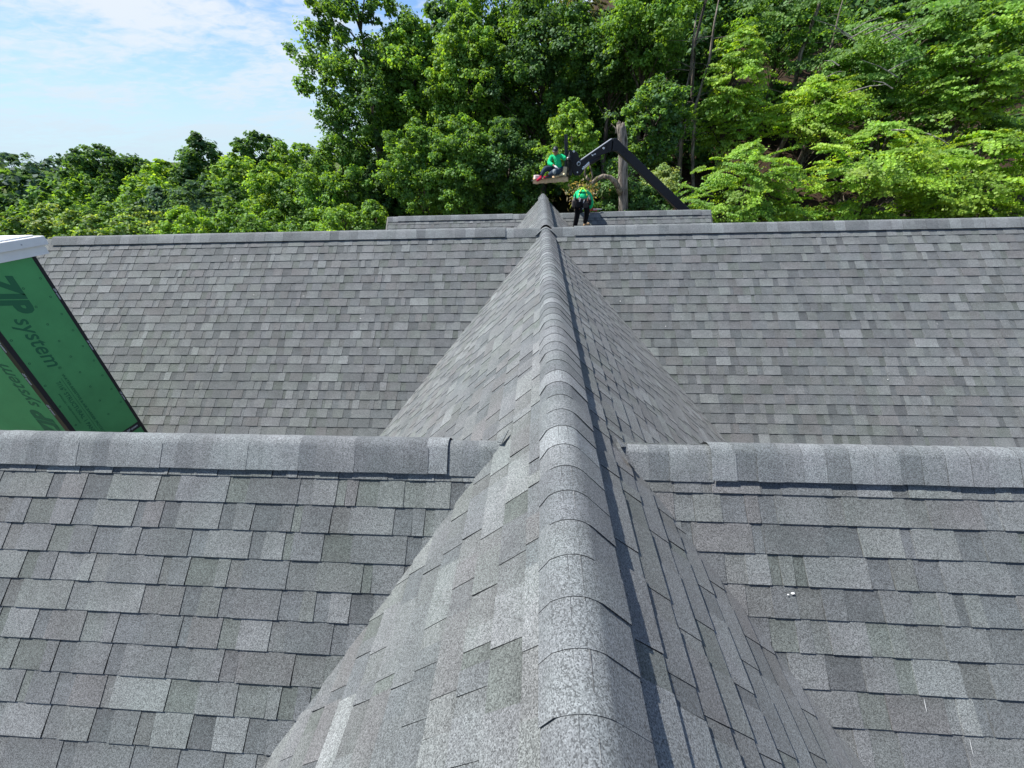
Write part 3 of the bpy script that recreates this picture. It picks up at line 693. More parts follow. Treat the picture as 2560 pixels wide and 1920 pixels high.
for px, py, Y, hw, lb in ((40, 535, 30, 48, 'pale shrub just above the white chimney cap, left one'), (118, 520, 30, 44, 'pale feathery shrub above the right end of the white chimney cap'), (185, 560, 27, 34, 'grey green low shrub right of the chimney cap'), (232, 545, 26, 34, 'low pale flowering shrub above the left end of the far ridge'), (305, 548, 25, 42, 'cream and yellow flowering shrub under the narrow bright tree'), (372, 560, 25, 34, 'small yellow green shrub between flowering ones on the ridge line'), (455, 552, 25, 50, 'bright lime shrub under the grey green willow'), (345, 520, 30, 38, 'mid green shrub behind the flowering shrubs'), (570, 540, 26, 40, 'dark shrub between lime shrub and golden tree'), (640, 545, 25, 44, 'lit green shrub at the foot of the golden tree'), (850, 525, 22, 58, 'light green shrub in front of the big rounded tree'), (932, 535, 22, 36, 'small mid green shrub at the left end of the last roof'), (735, 555, 24, 40, 'low green shrub under the left flank of the big rounded tree')):
    T('shrub', lb, 'shrub', px, py-14+(k_ := rng.choice([-16, -4, 6, 12])), Y, hw*1.15, .0, 'bush', PG+MD if px < 400 else (YG if px in (455, 850) else MD+[YG[0]]), 3.2, group='shrubs along the far roof ridge', py_base=615)
# tall group in the middle
T('maple_tree', 'tallest dark maple standing against the sky on the left of the tall trees', 'tree', 874, -70, 31, 124, .12, 'column', DK+[MD[0], MD[1]], 3.8, group=G3, py_base=500, tuft=.8)
T('maple_tree', 'bright topped maple right of the tallest dark maple, sky over its top', 'tree', 1015, 45, 30, 92, .2, 'tall', MD+[YG[0], YG[1]], 3.8, group=G3, py_base=400, tuft=.8)
T('maple_tree', 'dark maple in the gap behind the bright topped maple', 'tree', 975, 110, 36, 90, .2, 'tall', DK, 3.4, group=G3, py_base=430)
T('maple_tree', 'sunlit yellow green maple with its left flank against the sky gap', 'tree', 1165, 30, 28, 92, .2, 'tall', MD+[YG[0], YG[2]], 3.8, group=G3, py_base=420, tuft=.8)
T('maple_tree', 'tall thin crowned maple with sky through its top branches', 'tree', 1255, -90, 33, 115, .3, 'open', MD, 3.0, group=G3, py_base=300, gaps=.12)
T('maple_tree', 'broad dark maple over the seated worker', 'tree', 1360, -40, 29, 120, .25, 'tall', DK+[MD[0]], 3.6, group=G3, py_base=330)
T('maple_tree', 'light rounded lower tree with its foot on the left part of the last roof', 'tree', 1045, 300, 24, 82, .05, 'tall', MD+[YG[0]], 3.6, group=G3, py_base=545, tuft=.8)
T('maple_tree', 'light green lower tree above the middle of the last left roof wing', 'tree', 1150, 290, 23, 76, .05, 'tall', MD+[YG[1]], 3.6, group=G3, py_base=560, tuft=.8)
T('maple_tree', 'deep green lower tree behind the far roof peak', 'tree', 1262, 300, 24, 88, .02, 'round', DK+[MD[0]], 3.6, group=G3, py_base=560)
T('birch_tree', 'small yellow green tree right behind the seated worker', 'tree', 1432, 248, 20, 58, .05, 'tall', YG+[MD[1]], 2.6, group=G3, py_base=470, gaps=.22, trunk_r=.045, lean=-.5, tuft=.8)
T('hemlock_tree', 'brown tinged dying hemlock at the top edge above the boom', 'tree', 1462, -50, 30, 52, .4, 'tall', [(.095, .10, .05), (.075, .095, .04), (.06, .09, .035)], 2.6, 'needle', group=G3, py_base=180)
T('maple_tree', 'dark tree behind the elbow of the black boom', 'tree', 1545, 30, 27, 100, .3, 'tall', DK+[MD[0]], 3.2, group=G3, py_base=250)
T('maple_tree', 'bright green topped maple at the upper edge left of the bare trunks', 'tree', 1640, -60, 25, 92, .3, 'tall', MD+[YG[1]], 3.4, group=G4, py_base=190)
T('maple_tree', 'grey green maple boughs hanging above the boom elbow', 'tree', 1655, 190, 22, 70, .2, 'tall', MD+[BG[1]], 3.0, group=G4, py_base=420, tuft=.75, gaps=.2)
T('understory_tree', 'small dark sapling group behind the standing dead trunk', 'tree', 1545, 400, 19, 78, .05, 'bush', DK+[MD[0]], 3.0, group=G4, py_base=545)
T('shrub', 'round light green shrub beside the middle of the black boom', 'shrub', 1668, 424, 18.5, 40, .3, 'bush', PG, 3.0, py_base=478)
T('understory_tree', 'dark sapling under the boom, right of the dead trunk', 'tree', 1620, 470, 18, 50, .0, 'bush', DK+[MD[0]], 2.6, group=G4, py_base=545)
# right hillside
T('beech_tree', 'slender beech with bright layered sprays just right of the bare trunks', 'tree', 1862, 65, 23, 78, .35, 'tall', BR+[YG[0]], 2.5, 'spray', group=G4, py_base=385, gaps=.18, tuft=.85, trunk_r=.13)
T('beech_tree', 'bright lime low beech, rounded, in front of the pale bank', 'tree', 1892, 352, 18, 128, .05, 'bush', YG+[BR[0]], 3.0, 'spray', group=G4, py_base=545, tuft=.7)
T('beech_tree', 'yellow green beech in the middle of the right hillside', 'tree', 2065, 188, 22, 92, .25, 'round', BR, 2.8, 'spray', group=G4, py_base=350, tuft=.9)
T('beech_tree', 'wide layered dark green beech above the yellow green one', 'tree', 2125, 70, 26, 130, .3, 'round', MD+[YG[1]], 2.8, 'spray', group=G4, py_base=290)
T('beech_tree', 'big bright drooping beech over the right part of the far ridge', 'tree', 2235, 305, 17, 150, .15, 'round', BR+[YG[0]], 3.0, 'spray', group=G4, py_base=480, tuft=.8)
T('beech_tree', 'bright drooping beech at the lower right picture edge', 'tree', 2470, 330, 17, 140, .1, 'round', BR+[YG[0]], 3.0, 'spray', group=G4, py_base=530, tuft=.8)
T('beech_tree', 'tall bright beech cut by the right picture edge', 'tree', 2520, 10, 20, 110, .3, 'tall', YG+[BR[0]], 2.8, 'spray', group=G4, py_base=300, tuft=.8)
T('beech_tree', 'wide green beech in the upper right corner below the sky specks', 'tree', 2310, 0, 23, 150, .4, 'open', MD+[YG[0], YG[1]], 2.6, 'spray', group=G4, py_base=270)
T('beech_tree', 'mid green beech between the two bright drooping ones', 'tree', 2370, 190, 24, 130, .2, 'round', MD+[YG[0]], 2.8, 'spray', group=G4, py_base=400)
T('beech_tree', 'green boughed beech at the upper edge right of the bare trunks', 'tree', 1990, -50, 28, 110, .4, 'open', MD, 2.6, 'spray', group=G4, py_base=150)
T('maple_tree', 'dark maple behind the slender beech', 'tree', 1770, -70, 34, 110, .35, 'open', DK, 2.6, group=G4, py_base=240)
for px, py, Y, hw, lb in ((2130, 505, 17, 82, 'low bright shrub on the ridge line under the middle of the right hillside'), (2290, 500, 17.5, 90, 'low lime shrub behind the far ridge, second from the right edge'), (2465, 495, 17, 95, 'low lime shrub in the lower right corner of the wood'), (1990, 515, 19, 50, 'small dark shrub at the foot of the lime beech'), (1860, 525, 17.5, 34, 'small pale shrub on the sandy bank beside the last roof')):
    T('shrub', lb, 'shrub', px, py, Y, hw, 0, 'bush', YG+[BR[0]] if px > 2000 else MD, 2.6, 'spray', group='shrubs behind the right part of the far ridge', py_base=575, tuft=.8)
# the wood closing the view on the left, beyond the belt
WB = [('distant wood tree behind the far left dark tree', -40, 405), ('distant wood tree above the left end of the chimney cap', 55, 425), ('distant wood tree above the right end of the chimney cap', 150, 450), ('distant tree behind the lopsided oak', 245, 425), ('distant tree seen between oak and yellow green tree', 340, 425), ('distant tree behind the broad yellow green tree', 430, 415), ('distant tree behind the pointed dark tree', 520, 405), ('distant tree right of the pointed dark tree', 600, 400), ('distant tree under the small dark tree top', 670, 390), ('distant tree behind the foot of the tallest maple', 750, 365)]
for lb, px, py in WB:
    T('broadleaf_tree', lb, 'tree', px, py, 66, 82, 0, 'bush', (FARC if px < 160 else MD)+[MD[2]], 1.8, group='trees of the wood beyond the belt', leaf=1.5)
FB = [('mid green tree filling the belt above the white chimney cap', 85, 488, 40), ('dark green tree in the belt above the flowering shrubs', 150, 500, 38), ('deep green tree low in the belt under the lopsided oak', 245, 505, 36), ('dark tree low between willow and narrow bright tree', 345, 490, 37), ('deep green tree between the willow and the golden tree', 555, 500, 33), ('shaded tree between golden tree and big rounded tree', 742, 440, 32), ('shaded tree filling the gap under the tallest maple', 900, 330, 34), ('dark tree filling the gap right of the big rounded tree', 985, 420, 28)]
for lb, px, py, Y in FB:
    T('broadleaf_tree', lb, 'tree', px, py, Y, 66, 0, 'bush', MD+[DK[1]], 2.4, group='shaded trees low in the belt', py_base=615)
# shaded trees farther up the slope that close the view
k = 0
bl = ['dark tree deep in the wood behind the sunlit trees']
DW = [(1120, -20, 44, 120, 'behind the sunlit yellow green maple'), (1330, 0, 46, 130, 'behind the broad dark maple'), (1480, 60, 44, 120, 'behind the dying brown hemlock'), (1620, 20, 48, 120, 'above the elbow of the boom'), (1750, -60, 50, 130, 'behind the bare trunks at the upper edge'), (1880, -80, 48, 140, 'above the slender beech'), (2030, 20, 44, 140, 'behind the wide layered beech'), (2180, -60, 46, 150, 'at the upper edge right of the layered beech'), (2330, -40, 42, 150, 'behind the upper right beech'), (2500, -40, 40, 150, 'in the upper right picture corner'), (2620, 100, 34, 130, 'at the right picture edge'), (2440, 150, 34, 140, 'behind the tall bright beech at the edge'), (2260, 170, 36, 140, 'between the layered and the drooping beech'), (2090, 150, 38, 140, 'behind the yellow green beech'), (1930, 120, 40, 120, 'right behind the slender beech'), (1300, 300, 36, 120, 'behind the deep green lower tree'), (1160, 300, 38, 110, 'behind the light green lower tree'),
      (1420, 200, 38, 110, 'behind the small yellow green tree'), (1560, 190, 37, 110, 'behind the standing dead trunk'), (1700, 150, 38, 100, 'behind the grey green maple boughs'), (2000, 280, 30, 120, 'above the pale lime beech'), (2160, 300, 30, 120, 'under the yellow green beech'), (2330, 330, 28, 120, 'behind the big drooping beech'), (2520, 300, 27, 130, 'behind the drooping beech at the edge'), (1730, 320, 27, 60, 'above the leaf litter right of the boom'), (1800, 250, 30, 80, 'left of the slender beech'), (1935, 215, 29, 80, 'in the gap right of the slender beech'), (1700, 20, 32, 90, 'at the upper edge above the grey green boughs'), (1590, -40, 33, 90, 'at the upper edge behind the boom elbow'), (1480, 330, 30, 100, 'low behind the folded boom head'), (1660, 300, 33, 70, 'low behind the boom')]
for px, py, Y, hw, lb in DW:
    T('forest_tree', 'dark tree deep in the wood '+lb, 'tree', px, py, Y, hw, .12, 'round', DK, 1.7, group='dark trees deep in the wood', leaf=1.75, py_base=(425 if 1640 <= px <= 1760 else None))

# bare trunks in the open part of the wood
TR = [(1643, 340, 470, 26, 7, 'pale thin straight trunk left of the boom foot'), (1668, 300, 560, 23, 4, 'very thin pole trunk behind the boom'), (1708, 330, 470, 24, 9, 'reddish lit trunk standing on the leaf litter'), (1722, 180, 480, 22, 11, 'thick leaning trunk on the leaf litter right of the boom'), (1768, 150, 470, 21, 10, 'grey trunk with crossing boughs left of the slender beech'), (1585, 120, 430, 25, 8, 'dark trunk rising behind the boom elbow'), (1760, 0, 330, 27, 9, 'long dark trunk rising to the upper edge'), (2040, 20, 210, 24, 11, 'grey trunk crossing the dark gap at the upper edge'), (2075, 110, 200, 23, 6, 'second grey trunk in the dark gap, thinner'), (2110, 440, 520, 18, 10, 'leaning trunk under the big drooping beech'), (2430, 150, 270, 22, 9, 'leaning trunk in the gap at the right'), (2520, 190, 290, 21, 8, 'double trunk near the right picture edge'), (1690, 60, 300, 26, 7, 'dark straight trunk in the deep shade'), (1610, 330, 520, 22, 6, 'slim trunk just right of the dead snag')]
for i, (px, y0, y1, Y, w, lb) in enumerate(TR):
    Y += 1.8; w *= .8
    a = at_y(px, y0, Y); lean = rng.uniform(-.5, .5)*(1 if i % 3 else 2); b = np.array([a[0]+lean*.3, Y, gz(a[0], Y)-.1]); b2 = at_y(px+(-6 if i % 2 else 8), y1, Y)
    r = w/2*np.linalg.norm(b2-CAM)/F_PX*.8; col = (.20, .17, .145) if i in (0, 2, 3, 4, 7, 8) else (.11, .095, .08)
    root = empty('tree', (b[0], b[1], b[2])); tag(root, lb, 'tree trunk', 'bare trunks in the open part of the wood')
    mb = MB(); P0 = np.zeros(3); H = a-b; D_ = b2-b
    pts = [P0, D_*.5 if b2[2]-b[2] > .5 else H*.15, H*.45+np.array([.14, 0, 0]), H*.75-np.array([.12, 0, 0]), H+np.array([.1, 0, 0]), H*1.2, H*1.35]
    pts = sorted(pts, key=lambda p: p[2])
    mb.tube(pts, [r*1.25, r*1.1, r, r*.9, r*.75, r*.5, r*.2], 8, col)
    mb.build('trunk', M_BARK, root, smooth=True)
    for k in range(7):
        mb = MB(); f = rng.uniform(.35, 1.2); q = H*f; an = rng.uniform(0, 6.28); L = rng.uniform(.8, 2.4)
        e = q+np.array([math.cos(an)*L, math.sin(an)*L*.5, rng.uniform(-.3, .9)])
        mb.tube([q, (q+e)/2+np.array([0, 0, rng.uniform(-.1, .25)]), e], [r*.22, r*.14, r*.04], 5, col); mb.build('branch', M_BARK, root)
# fallen, bleached dead boughs hanging in the wood
mb = MB(); o3 = at_y(2120, 180, 19)
for k in range(16):
    p = at_y(rng.uniform(2060, 2260), rng.uniform(70, 260), 19+rng.uniform(-1, 1)); an = rng.choice([.35, .5, .2, 2.6]); L = rng.uniform(.5, 1.7)
    e = p+np.array([math.cos(an)*L, .2, math.sin(an)*L*.7]); mb.tube([p, (p+e)/2+np.array([0, 0, .06]), e], [.022, .016, .006], 5, (.32, .29, .26))
o = mb.build('dead_boughs', M_BARK); tag(o, 'bleached dead boughs crossing between the beeches in the upper right', 'dead branches', kind='stuff')
mb = MB(); pts = [at_y(x, y, 16) for x, y in ((2230, 325), (2280, 325), (2320, 335), (2355, 350), (2372, 362))]
mb.tube(pts, [.03, .03, .025, .02, .012], 6, (.4, .36, .3)); tag(mb.build('arching_bough', M_BARK), 'pale arching bough over the big bright drooping beech', 'branch')

# ------------------------------------------------------------------ standing dead tree
YD = 17.5
base = at_y(1558, 560, YD); zb = gz(base[0], YD)-.1
snag = empty('dead_tree', (base[0], YD, zb)); tag(snag, 'standing dead grey trunk with a snapped top and one curved bough, behind the boom', 'dead tree')
def sn(px, py, dy=0): return at_y(px, py, YD+dy)-np.array([base[0], YD, zb])
BK = (.23, .20, .17); m_px = np.linalg.norm(base-CAM)/F_PX*.86
mb = MB(); mb.tube([(0, 0, 0), sn(1558, 540), sn(1558, 500), sn(1557, 450), sn(1558, 400), sn(1557, 350), sn(1553, 322), sn(1551, 309)], [15*m_px, 12.5*m_px, 11.5*m_px, 11.5*m_px, 11*m_px, 11*m_px, 10.5*m_px, 8*m_px], 14, BK)
for k in range(7):
    a = sn(1543+k*3.2, 315+rng.uniform(-3, 3)); mb.tube([a-np.array([0, 0, .25]), a+np.array([0, 0, rng.uniform(.0, .16)])], [.055, .012], 5, BK)
mb.build('trunk', M_BARK, snag, smooth=True)
def bough(pts, rad): mb = MB(); mb.tube(pts, [r*m_px for r in rad], 8, (.21, .18, .145)); return mb.build('bough', M_BARK, snag, smooth=True)
bough([sn(1552, 486), sn(1546, 470, -.3), sn(1538, 455, -.5), sn(1524, 443, -.6), sn(1508, 440, -.6), sn(1492, 447, -.6), sn(1480, 458, -.5), sn(1471, 466, -.5)], [7, 6.5, 6, 5.5, 5, 5, 4.5, 4])
bough([sn(1480, 455, -.5), sn(1468, 446, -.5), sn(1462, 436, -.5), sn(1463, 420, -.5)], [3.5, 3.2, 2.6, 1.5])
bough([sn(1477, 452, -.5), sn(1482, 442, -.5), sn(1478, 425, -.5), sn(1474, 412, -.5)], [2.6, 2, 1.5, .8])
bough([sn(1540, 455, -.4), sn(1546, 444, -.6), sn(1551, 430, -.7)], [2, 1.3, .6])
bough([sn(1563, 450), sn(1572, 440), sn(1582, 420)], [2, 1.3, .6])
bough([sn(1548, 335), sn(1538, 320), sn(1528, 309)], [2, 1.2, .5])
# withered leaves hanging below the bough
g = np.random.default_rng(3); n = 420; c = at_y(1458, 482, YD-1)
C = c+g.normal(size=(n, 3))*np.array([.30, .3, .22]); d1 = g.normal(size=(n, 3))*.035; d2 = g.normal(size=(n, 3))*.02; d1[:, 2] -= .03
V = np.stack([C-d1, C+d2, C+d1, C-d2], 1).reshape(-1, 3); cc = np.repeat(np.array([(.26, .21, .12), (.33, .28, .17), (.2, .16, .08), (.14, .2, .06)])[g.integers(0, 4, n)], 4, 0)
tag(link('withered_leaves', mesh_np('withered_leaves', V, np.arange(n*4).reshape(-1, 4), M_LEAF, cc)), 'withered tan leaves hanging above the bent worker', 'leaves', kind='stuff')

# ------------------------------------------------------------------ telescopic handler: boom, head, carriage, chassis
YB = 14.0
def bp_(px, py, Y=YB): return at_y(px, py, Y)
tb = at_y(1710, 523, YB); th = empty('telehandler', (tb[0]+3, YB, -7)); tag(th, 'black cranked telehandler boom holding a fork carriage over the last roof', 'telehandler')
TO = Vector((tb[0]+3, YB, -7))
def tl(name, mb, mat, bevel=0, smooth=False):
    me = mb.mesh(name, mat, smooth); o = bpy.data.objects.new(name, me); COL.objects.link(o); o.parent = th; o.matrix_parent_inverse = Matrix.Translation(-TO)
    if bevel: m = o.modifiers.new('bevel', 'BEVEL'); m.width = bevel; m.segments = 2; m.limit_method = 'ANGLE'
    return o
def plate(name, px, thick, col, mat=None, Y=YB, bevel=.012):
    P = [bp_(x, y, Y-thick/2) for x, y in px]; o = P[0]; mb = MB()
    mb.prism([((p-o)[0], (p-o)[2]) for p in P], o, (1, 0, 0), (0, 0, 1), (0, 1, 0), thick, col); return tl(name, mb, mat or M_STEEL, bevel)
SB = (.009, .011, .017)
# far end of the boom carries on behind the roof down to the chassis
A1, A2 = bp_(1551, 359), bp_(1722, 523); ext = A2+(A2-A1)*1.15; B1, B2 = bp_(1542, 381), bp_(1691, 524); ex2 = B2+(B2-B1)*1.3
mb = MB(); P = [bp_(1531, 346), bp_(1540, 346), bp_(1551, 358), ext, ex2, bp_(1542, 380), bp_(1534, 378), bp_(1528, 379)]
o_ = P[0]+np.array([0, -.19, 0]); mb.prism([((p-P[0])[0], (p-P[0])[2]) for p in P], o_, (1, 0, 0), (0, 0, 1), (0, 1, 0), .38, SB); tl('boom', mb, M_STEEL, .02)
plate('gooseneck', [(1530.5, 346), (1531, 351), (1528.5, 378.5), (1490, 393), (1474, 402), (1460, 416), (1450, 411), (1449, 402)], .34, SB)
plate('stiffener_plate', [(1515, 360), (1517, 357), (1526, 377), (1523, 379)], .40, (.012, .014, .018), bevel=.004)
plate('latch_plate', [(1542, 378), (1546, 373), (1557, 386), (1562, 380), (1561, 373), (1564, 376), (1563, 386), (1558, 391)], .42, (.014, .016, .021), bevel=.004)
plate('edge_rail', [(1449, 402), (1530.6, 345.6), (1531, 347), (1450, 403.5)], .37, (.22, .24, .28), bevel=.002)
plate('head_plate', [(1432, 378), (1434, 375.5), (1444, 381), (1450, 400), (1459, 416), (1457, 431), (1450, 438), (1441, 440), (1434, 437), (1430, 425), (1429, 390)], .30, SB)
plate('carriage', [(1421, 376), (1431, 375), (1431, 439), (1421, 439)], .55, (.016, .018, .023))
for xx in (1411.5, 1415.6):
    plate('fork_mast', [(xx, 337), (xx+1.2, 335.5), (xx+3.6, 336), (xx+4, 338), (xx+4.2, 449), (xx, 449)], .07, (.02, .024, .032), Y=YB+(-.25 if xx < 1413 else .25), bevel=.006)
for y in (352, 368, 384, 400, 416, 432):
    plate('carriage_rail', [(1412, y), (1416, y), (1416, y+2.2), (1412, y+2.2)], .5, (.018, .021, .028), bevel=.003)
for Yk in (YB-.28, YB+.28):
    plate('fork', [(1328, 453), (1329, 451), (1416, 444.5), (1416, 448.5)], .11, (.10, .12, .11), Y=Yk, bevel=.004)
def disc(px, py, rpx, name='pin', col=(.62, .65, .68), Y=YB-.2):
    mb = MB(); c = bp_(px, py, Y); mb.tube([c, c-np.array([0, .03, 0])], [rpx*.0145]*2, 14, col); tl(name, mb, M_TINT)
disc(1509, 370.5, 2.1); disc(1457, 421.5, 2.0); disc(1443.5, 430.5, 1.5); disc(1434.5, 378.5, 2.2, 'hose_fitting')
disc(1446.5, 409, 4.2, 'pivot_ring', (.55, .58, .62)); disc(1447, 409.5, 2.6, 'pivot_pin', (.02, .022, .028), Y=YB-.225)
mb = MB()
for x, y, w, h, r in ((1481, 388, 3.2, 1.4, .5), (1487, 385.5, 3.4, 1.5, -.3), (1484.5, 386, 2, 1, .2)):
    c = bp_(x, y, YB-.173); mb.box(c, (w*.0145*1.3, .003, h*.0145*1.3), Matrix.Rotation(r, 3, 'Y'), (.7, .72, .74))
tl('sticker', mb, M_TINT)
mb = MB(); mb.tube([bp_(1458, 419, YB-.1), bp_(1473, 406, YB-.1)], [.062, .062], 12, (.62, .64, .66)); tl('cylinder_rod', mb, material('chrome', .25, .6, (.6, .62, .64), .8), smooth=False)
mb = MB(); mb.tube([bp_(1472, 407, YB-.1), bp_(1500, 390, YB-.02)], [.085, .085], 12, SB); tl('cylinder_barrel', mb, M_STEEL)
mb = MB()
for k in range(4):
    a = bp_(1424+k*2, 380+k*3, YB-.31); b = bp_(1427-k, 410+k*6, YB-.36); mb.tube([a, (a+b)/2+np.array([.04*(k-1.5), -.08, 0]), b], [.016]*3, 6, (.01, .01, .012))
tl('hose', mb, M_TINT)
cc_ = ext+np.array([1.4, 0, -.6])
mb = MB(); mb.box((tb[0]+3, YB, -6.0), (4.6, 1.9, .9), col=(.5, .3, .03)); mb.box((tb[0]+2.6, YB-.55, -5.0), (1.4, .8, 1.2), col=(.03, .03, .035)); mb.tube([ext, (tb[0]+4.6, YB, -5.2)], [.22, .26], 8, SB); tl('chassis', mb, M_STEEL, .03)
for dx in (-1.5, 1.5):
    for dy in (-1.05, 1.05):
        mb = MB(); mb.tube([(tb[0]+3+dx, YB+dy-.2, -6.45), (tb[0]+3+dx, YB+dy+.2, -6.45)], [.6, .6], 20, (.02, .02, .02)); tl('wheel', mb, M_TINT)
# ---- pallet and load
plo = bp_(1375, 447); pal = empty('pallet', tuple(plo)); tag(pal, 'tan timber work platform carried on the forks under the seated worker', 'platform')
PO = Vector(plo); tilt = math.atan2((bp_(1414, 445)-bp_(1338, 450))[2], (bp_(1414, 445)-bp_(1338, 450))[0]); RT = Matrix.Rotation(-tilt, 3, 'Y')
WOOD = material('timber', .8, .2, setup=tinted(.22, 14))
Lp = 1.08
for i in range(6):
    mb = MB(); mb.box(RT @ Vector((0, -.5+i*.2, .035)), (Lp, .17, .022), RT, (.46, .33, .20)); mb.build('board', WOOD, pal)
for y in (-.57, 0, .57):
    mb = MB(); mb.box(RT @ Vector((0, y, -.03)), (Lp, .04, .10), RT, (.52, .36, .22)); mb.build('stringer', WOOD, pal)
for x in (-.42, -.14, .14, .42):
    mb = MB(); mb.box(RT @ Vector((x, 0, -.09)), (.09, 1.1, .02), RT, (.42, .3, .18)); mb.build('board', WOOD, pal)
def on(px, dy=0, dz=0): p = bp_(px, 447); q = RT @ Vector((p[0]-plo[0], 0, .05)); return Vector((PO.x+q.x, YB-.35+dy, PO.z+q.z+dz))
def single(name, mb, mat, label, cat, group=None, bevel=0):
    o = mb.build(name, mat, bevel=bevel); tag(o, label, cat, group); return o
mb = MB(); mb.box(on(1396, -.12, .10), (.30, .26, .012), Matrix.Rotation(-.25, 3, 'Y') @ Matrix.Rotation(.5, 3, 'X'), (.62, .52, .33)); mb.box(on(1396, .0, .055), (.30, .22, .09), None, (.5, .38, .22)); single('cardboard_box', mb, M_TINT, 'open tan cardboard box on the platform beside the seated worker', 'box')
mb = MB(); mb.box(on(1409, -.02, .14), (.11, .3, .26), Matrix.Rotation(.1, 3, 'Y'), (.50, .40, .26)); mb.box(on(1404, .08, .10), (.10, .2, .18), Matrix.Rotation(.5, 3, 'Z'), (.30, .2, .13)); single('shingle_bundle', mb, M_TINT, 'torn brown wrapped bundle against the fork mast on the platform', 'bundle')
mb = MB(); mb.box(on(1342, -.1, .05), (.14, .28, .09), Matrix.Rotation(.2, 3, 'Z'), (.66, .58, .56)); single('paper_wrapper', mb, M_TINT, 'pale wrapper piece on the outer end of the platform', 'wrapper')
mb = MB(); mb.tube([on(1360, -.22, .01), on(1360, -.22, .035), on(1360, -.22, .06)], [.10, .11, .05], 14, (.05, .06, .075)); mb.box(on(1369, -.25, .025), (.22, .15, .05), Matrix.Rotation(.4, 3, 'Z'), (.04, .045, .05)); mb.tube([on(1372, -.2, .05), on(1366, -.3, .12)], [.02, .014], 8, (.5, .1, .1)); single('tool_pile', mb, M_TINT, 'dark tools and tape lying in front of the seated worker', 'tools', bevel=.006)

# ------------------------------------------------------------------ people
def skin_obj(name, verts, edges, radii, mat, parent, sub=2, root=0, col=(.5, .5, .5)):
    me = bpy.data.meshes.new(name); me.from_pydata([tuple(v) for v in verts], edges, []); me.update()
    o = bpy.data.objects.new(name, me); COL.objects.link(o)
    md = o.modifiers.new('skin', 'SKIN'); md.branch_smoothing = .6
    for i, sv in enumerate(me.skin_vertices[0].data):
        r = radii[i]; sv.radius = (r, r) if not isinstance(r, tuple) else r; sv.use_root = (i == root)
    sd = o.modifiers.new('sub', 'SUBSURF'); sd.levels = sub; sd.render_levels = sub
    dg = bpy.context.evaluated_depsgraph_get(); m2 = bpy.data.meshes.new_from_object(o.evaluated_get(dg)); bpy.data.objects.remove(o); m2.name = name
    m2.materials.clear(); m2.materials.append(mat)
    a = m2.color_attributes.new('tint', 'FLOAT_COLOR', 'POINT'); a.data.foreach_set('color', [*col, 1.0]*len(m2.vertices))
    m2.polygons.foreach_set('use_smooth', [True]*len(m2.polygons))
    return link(name, m2, parent)
def hand_chain(verts, edges, radii, wrist, palm_dir, side_dir, curl_dir, s=1.0, wi=None):
    """palm and five bent fingers grown from the wrist vertex wi"""
    W_, D_, S_, C_ = Vector(wrist), Vector(palm_dir).normalized(), Vector(side_dir).normalized(), Vector(curl_dir).normalized()
    verts.append(W_+D_*.05*s); radii.append((.034*s, .018*s)); pm = len(verts)-1; edges.append((wi, pm))
    for k, (off, L) in enumerate(((-.027, .070), (-.009, .08), (.009, .075), (.027, .058))):
        b = W_+D_*.09*s+S_*off*s; m_ = b+(D_*.8+C_*.45)*L*.5*s; e = m_+(D_*.35+C_*.9)*L*.5*s
        i0 = len(verts); verts += [b, m_, e]; radii += [.0098*s, .009*s, .0075*s]; edges += [(pm, i0), (i0, i0+1), (i0+1, i0+2)]
    b = W_+D_*.035*s-S_*.035*s; e = b+(D_*.7-S_*.6+C_*.3)*.05*s; i0 = len(verts); verts += [b, e]; radii += [.012*s, .0095*s]; edges += [(pm, i0), (i0, i0+1)]
GREEN = (.012, .50, .19)
def shirt_setup(t, b):
    tinted(.2, 12)(t, b)
    bp = N(t, 'ShaderNodeBump', Strength=.9, Distance=.03); t.links.new(noise(t, 11, 3, .6, dist=1.2), bp.inputs['Height']); t.links.new(bp.outputs[0], b.inputs['Normal'])
M_SHIRT = material('green_shirt', .85, .15, setup=shirt_setup)
def head_mesh(parent, c, fwd, up, skin_col, name='head'):
    """head with nose, brow, eyes, mouth, ears, facing fwd"""
    f = Vector(fwd).normalized(); u = Vector(up); u = (u-f*u.dot(f)).normalized(); r = f.cross(u)
    n1_, n2_ = 18, 24; V = []; Cc = []
    for i in range(n1_+1):
        th_ = math.pi*i/n1_
        for j in range(n2_):
            ph_ = 2*math.pi*j/n2_; x = math.sin(th_)*math.cos(ph_); y = math.sin(th_)*math.sin(ph_); z = math.cos(th_)
            # x forwards, y sideways
            jaw = max(0, -z); sx = .098*(1-.12*jaw); sy = .076*(1-.28*jaw*jaw); p = [x*sx, y*sy, z*.118]
            if x > .55:
                a = math.atan2(y, x)
                p[0] += .024*math.exp(-((a)/.16)**2)*math.exp(-((z+.12)/.17)**2)+.006*math.exp(-((z-.2)/.1)**2)-.010*math.exp(-((abs(a)-.42)/.16)**2)*math.exp(-((z-.03)/.11)**2)+.006*math.exp(-(a/.3)**2)*math.exp(-((z+.48)/.1)**2)
            if abs(abs(y)-.98) < .04 and abs(z) < .22: p[1] += .014*(1 if y > 0 else -1)
            cc = skin_col
            if x > .6:
                a = math.atan2(y, x)
                if abs(abs(a)-.40) < .13 and abs(z-.03) < .09: cc = (.05, .03, .025)
                if abs(a) < .32 and abs(z+.48) < .06: cc = (.28, .09, .07)
            V.append(Vector(c)+f*p[0]+r*p[1]+u*p[2]); Cc.append(cc)
    Q = [(i*n2_+j, (i+1)*n2_+j, (i+1)*n2_+(j+1) % n2_, i*n2_+(j+1) % n2_) for i in range(n1_) for j in range(n2_)]
    return link(name, mesh_np(name, V, [list(q) for q in Q], M_TINT, Cc, True), parent)
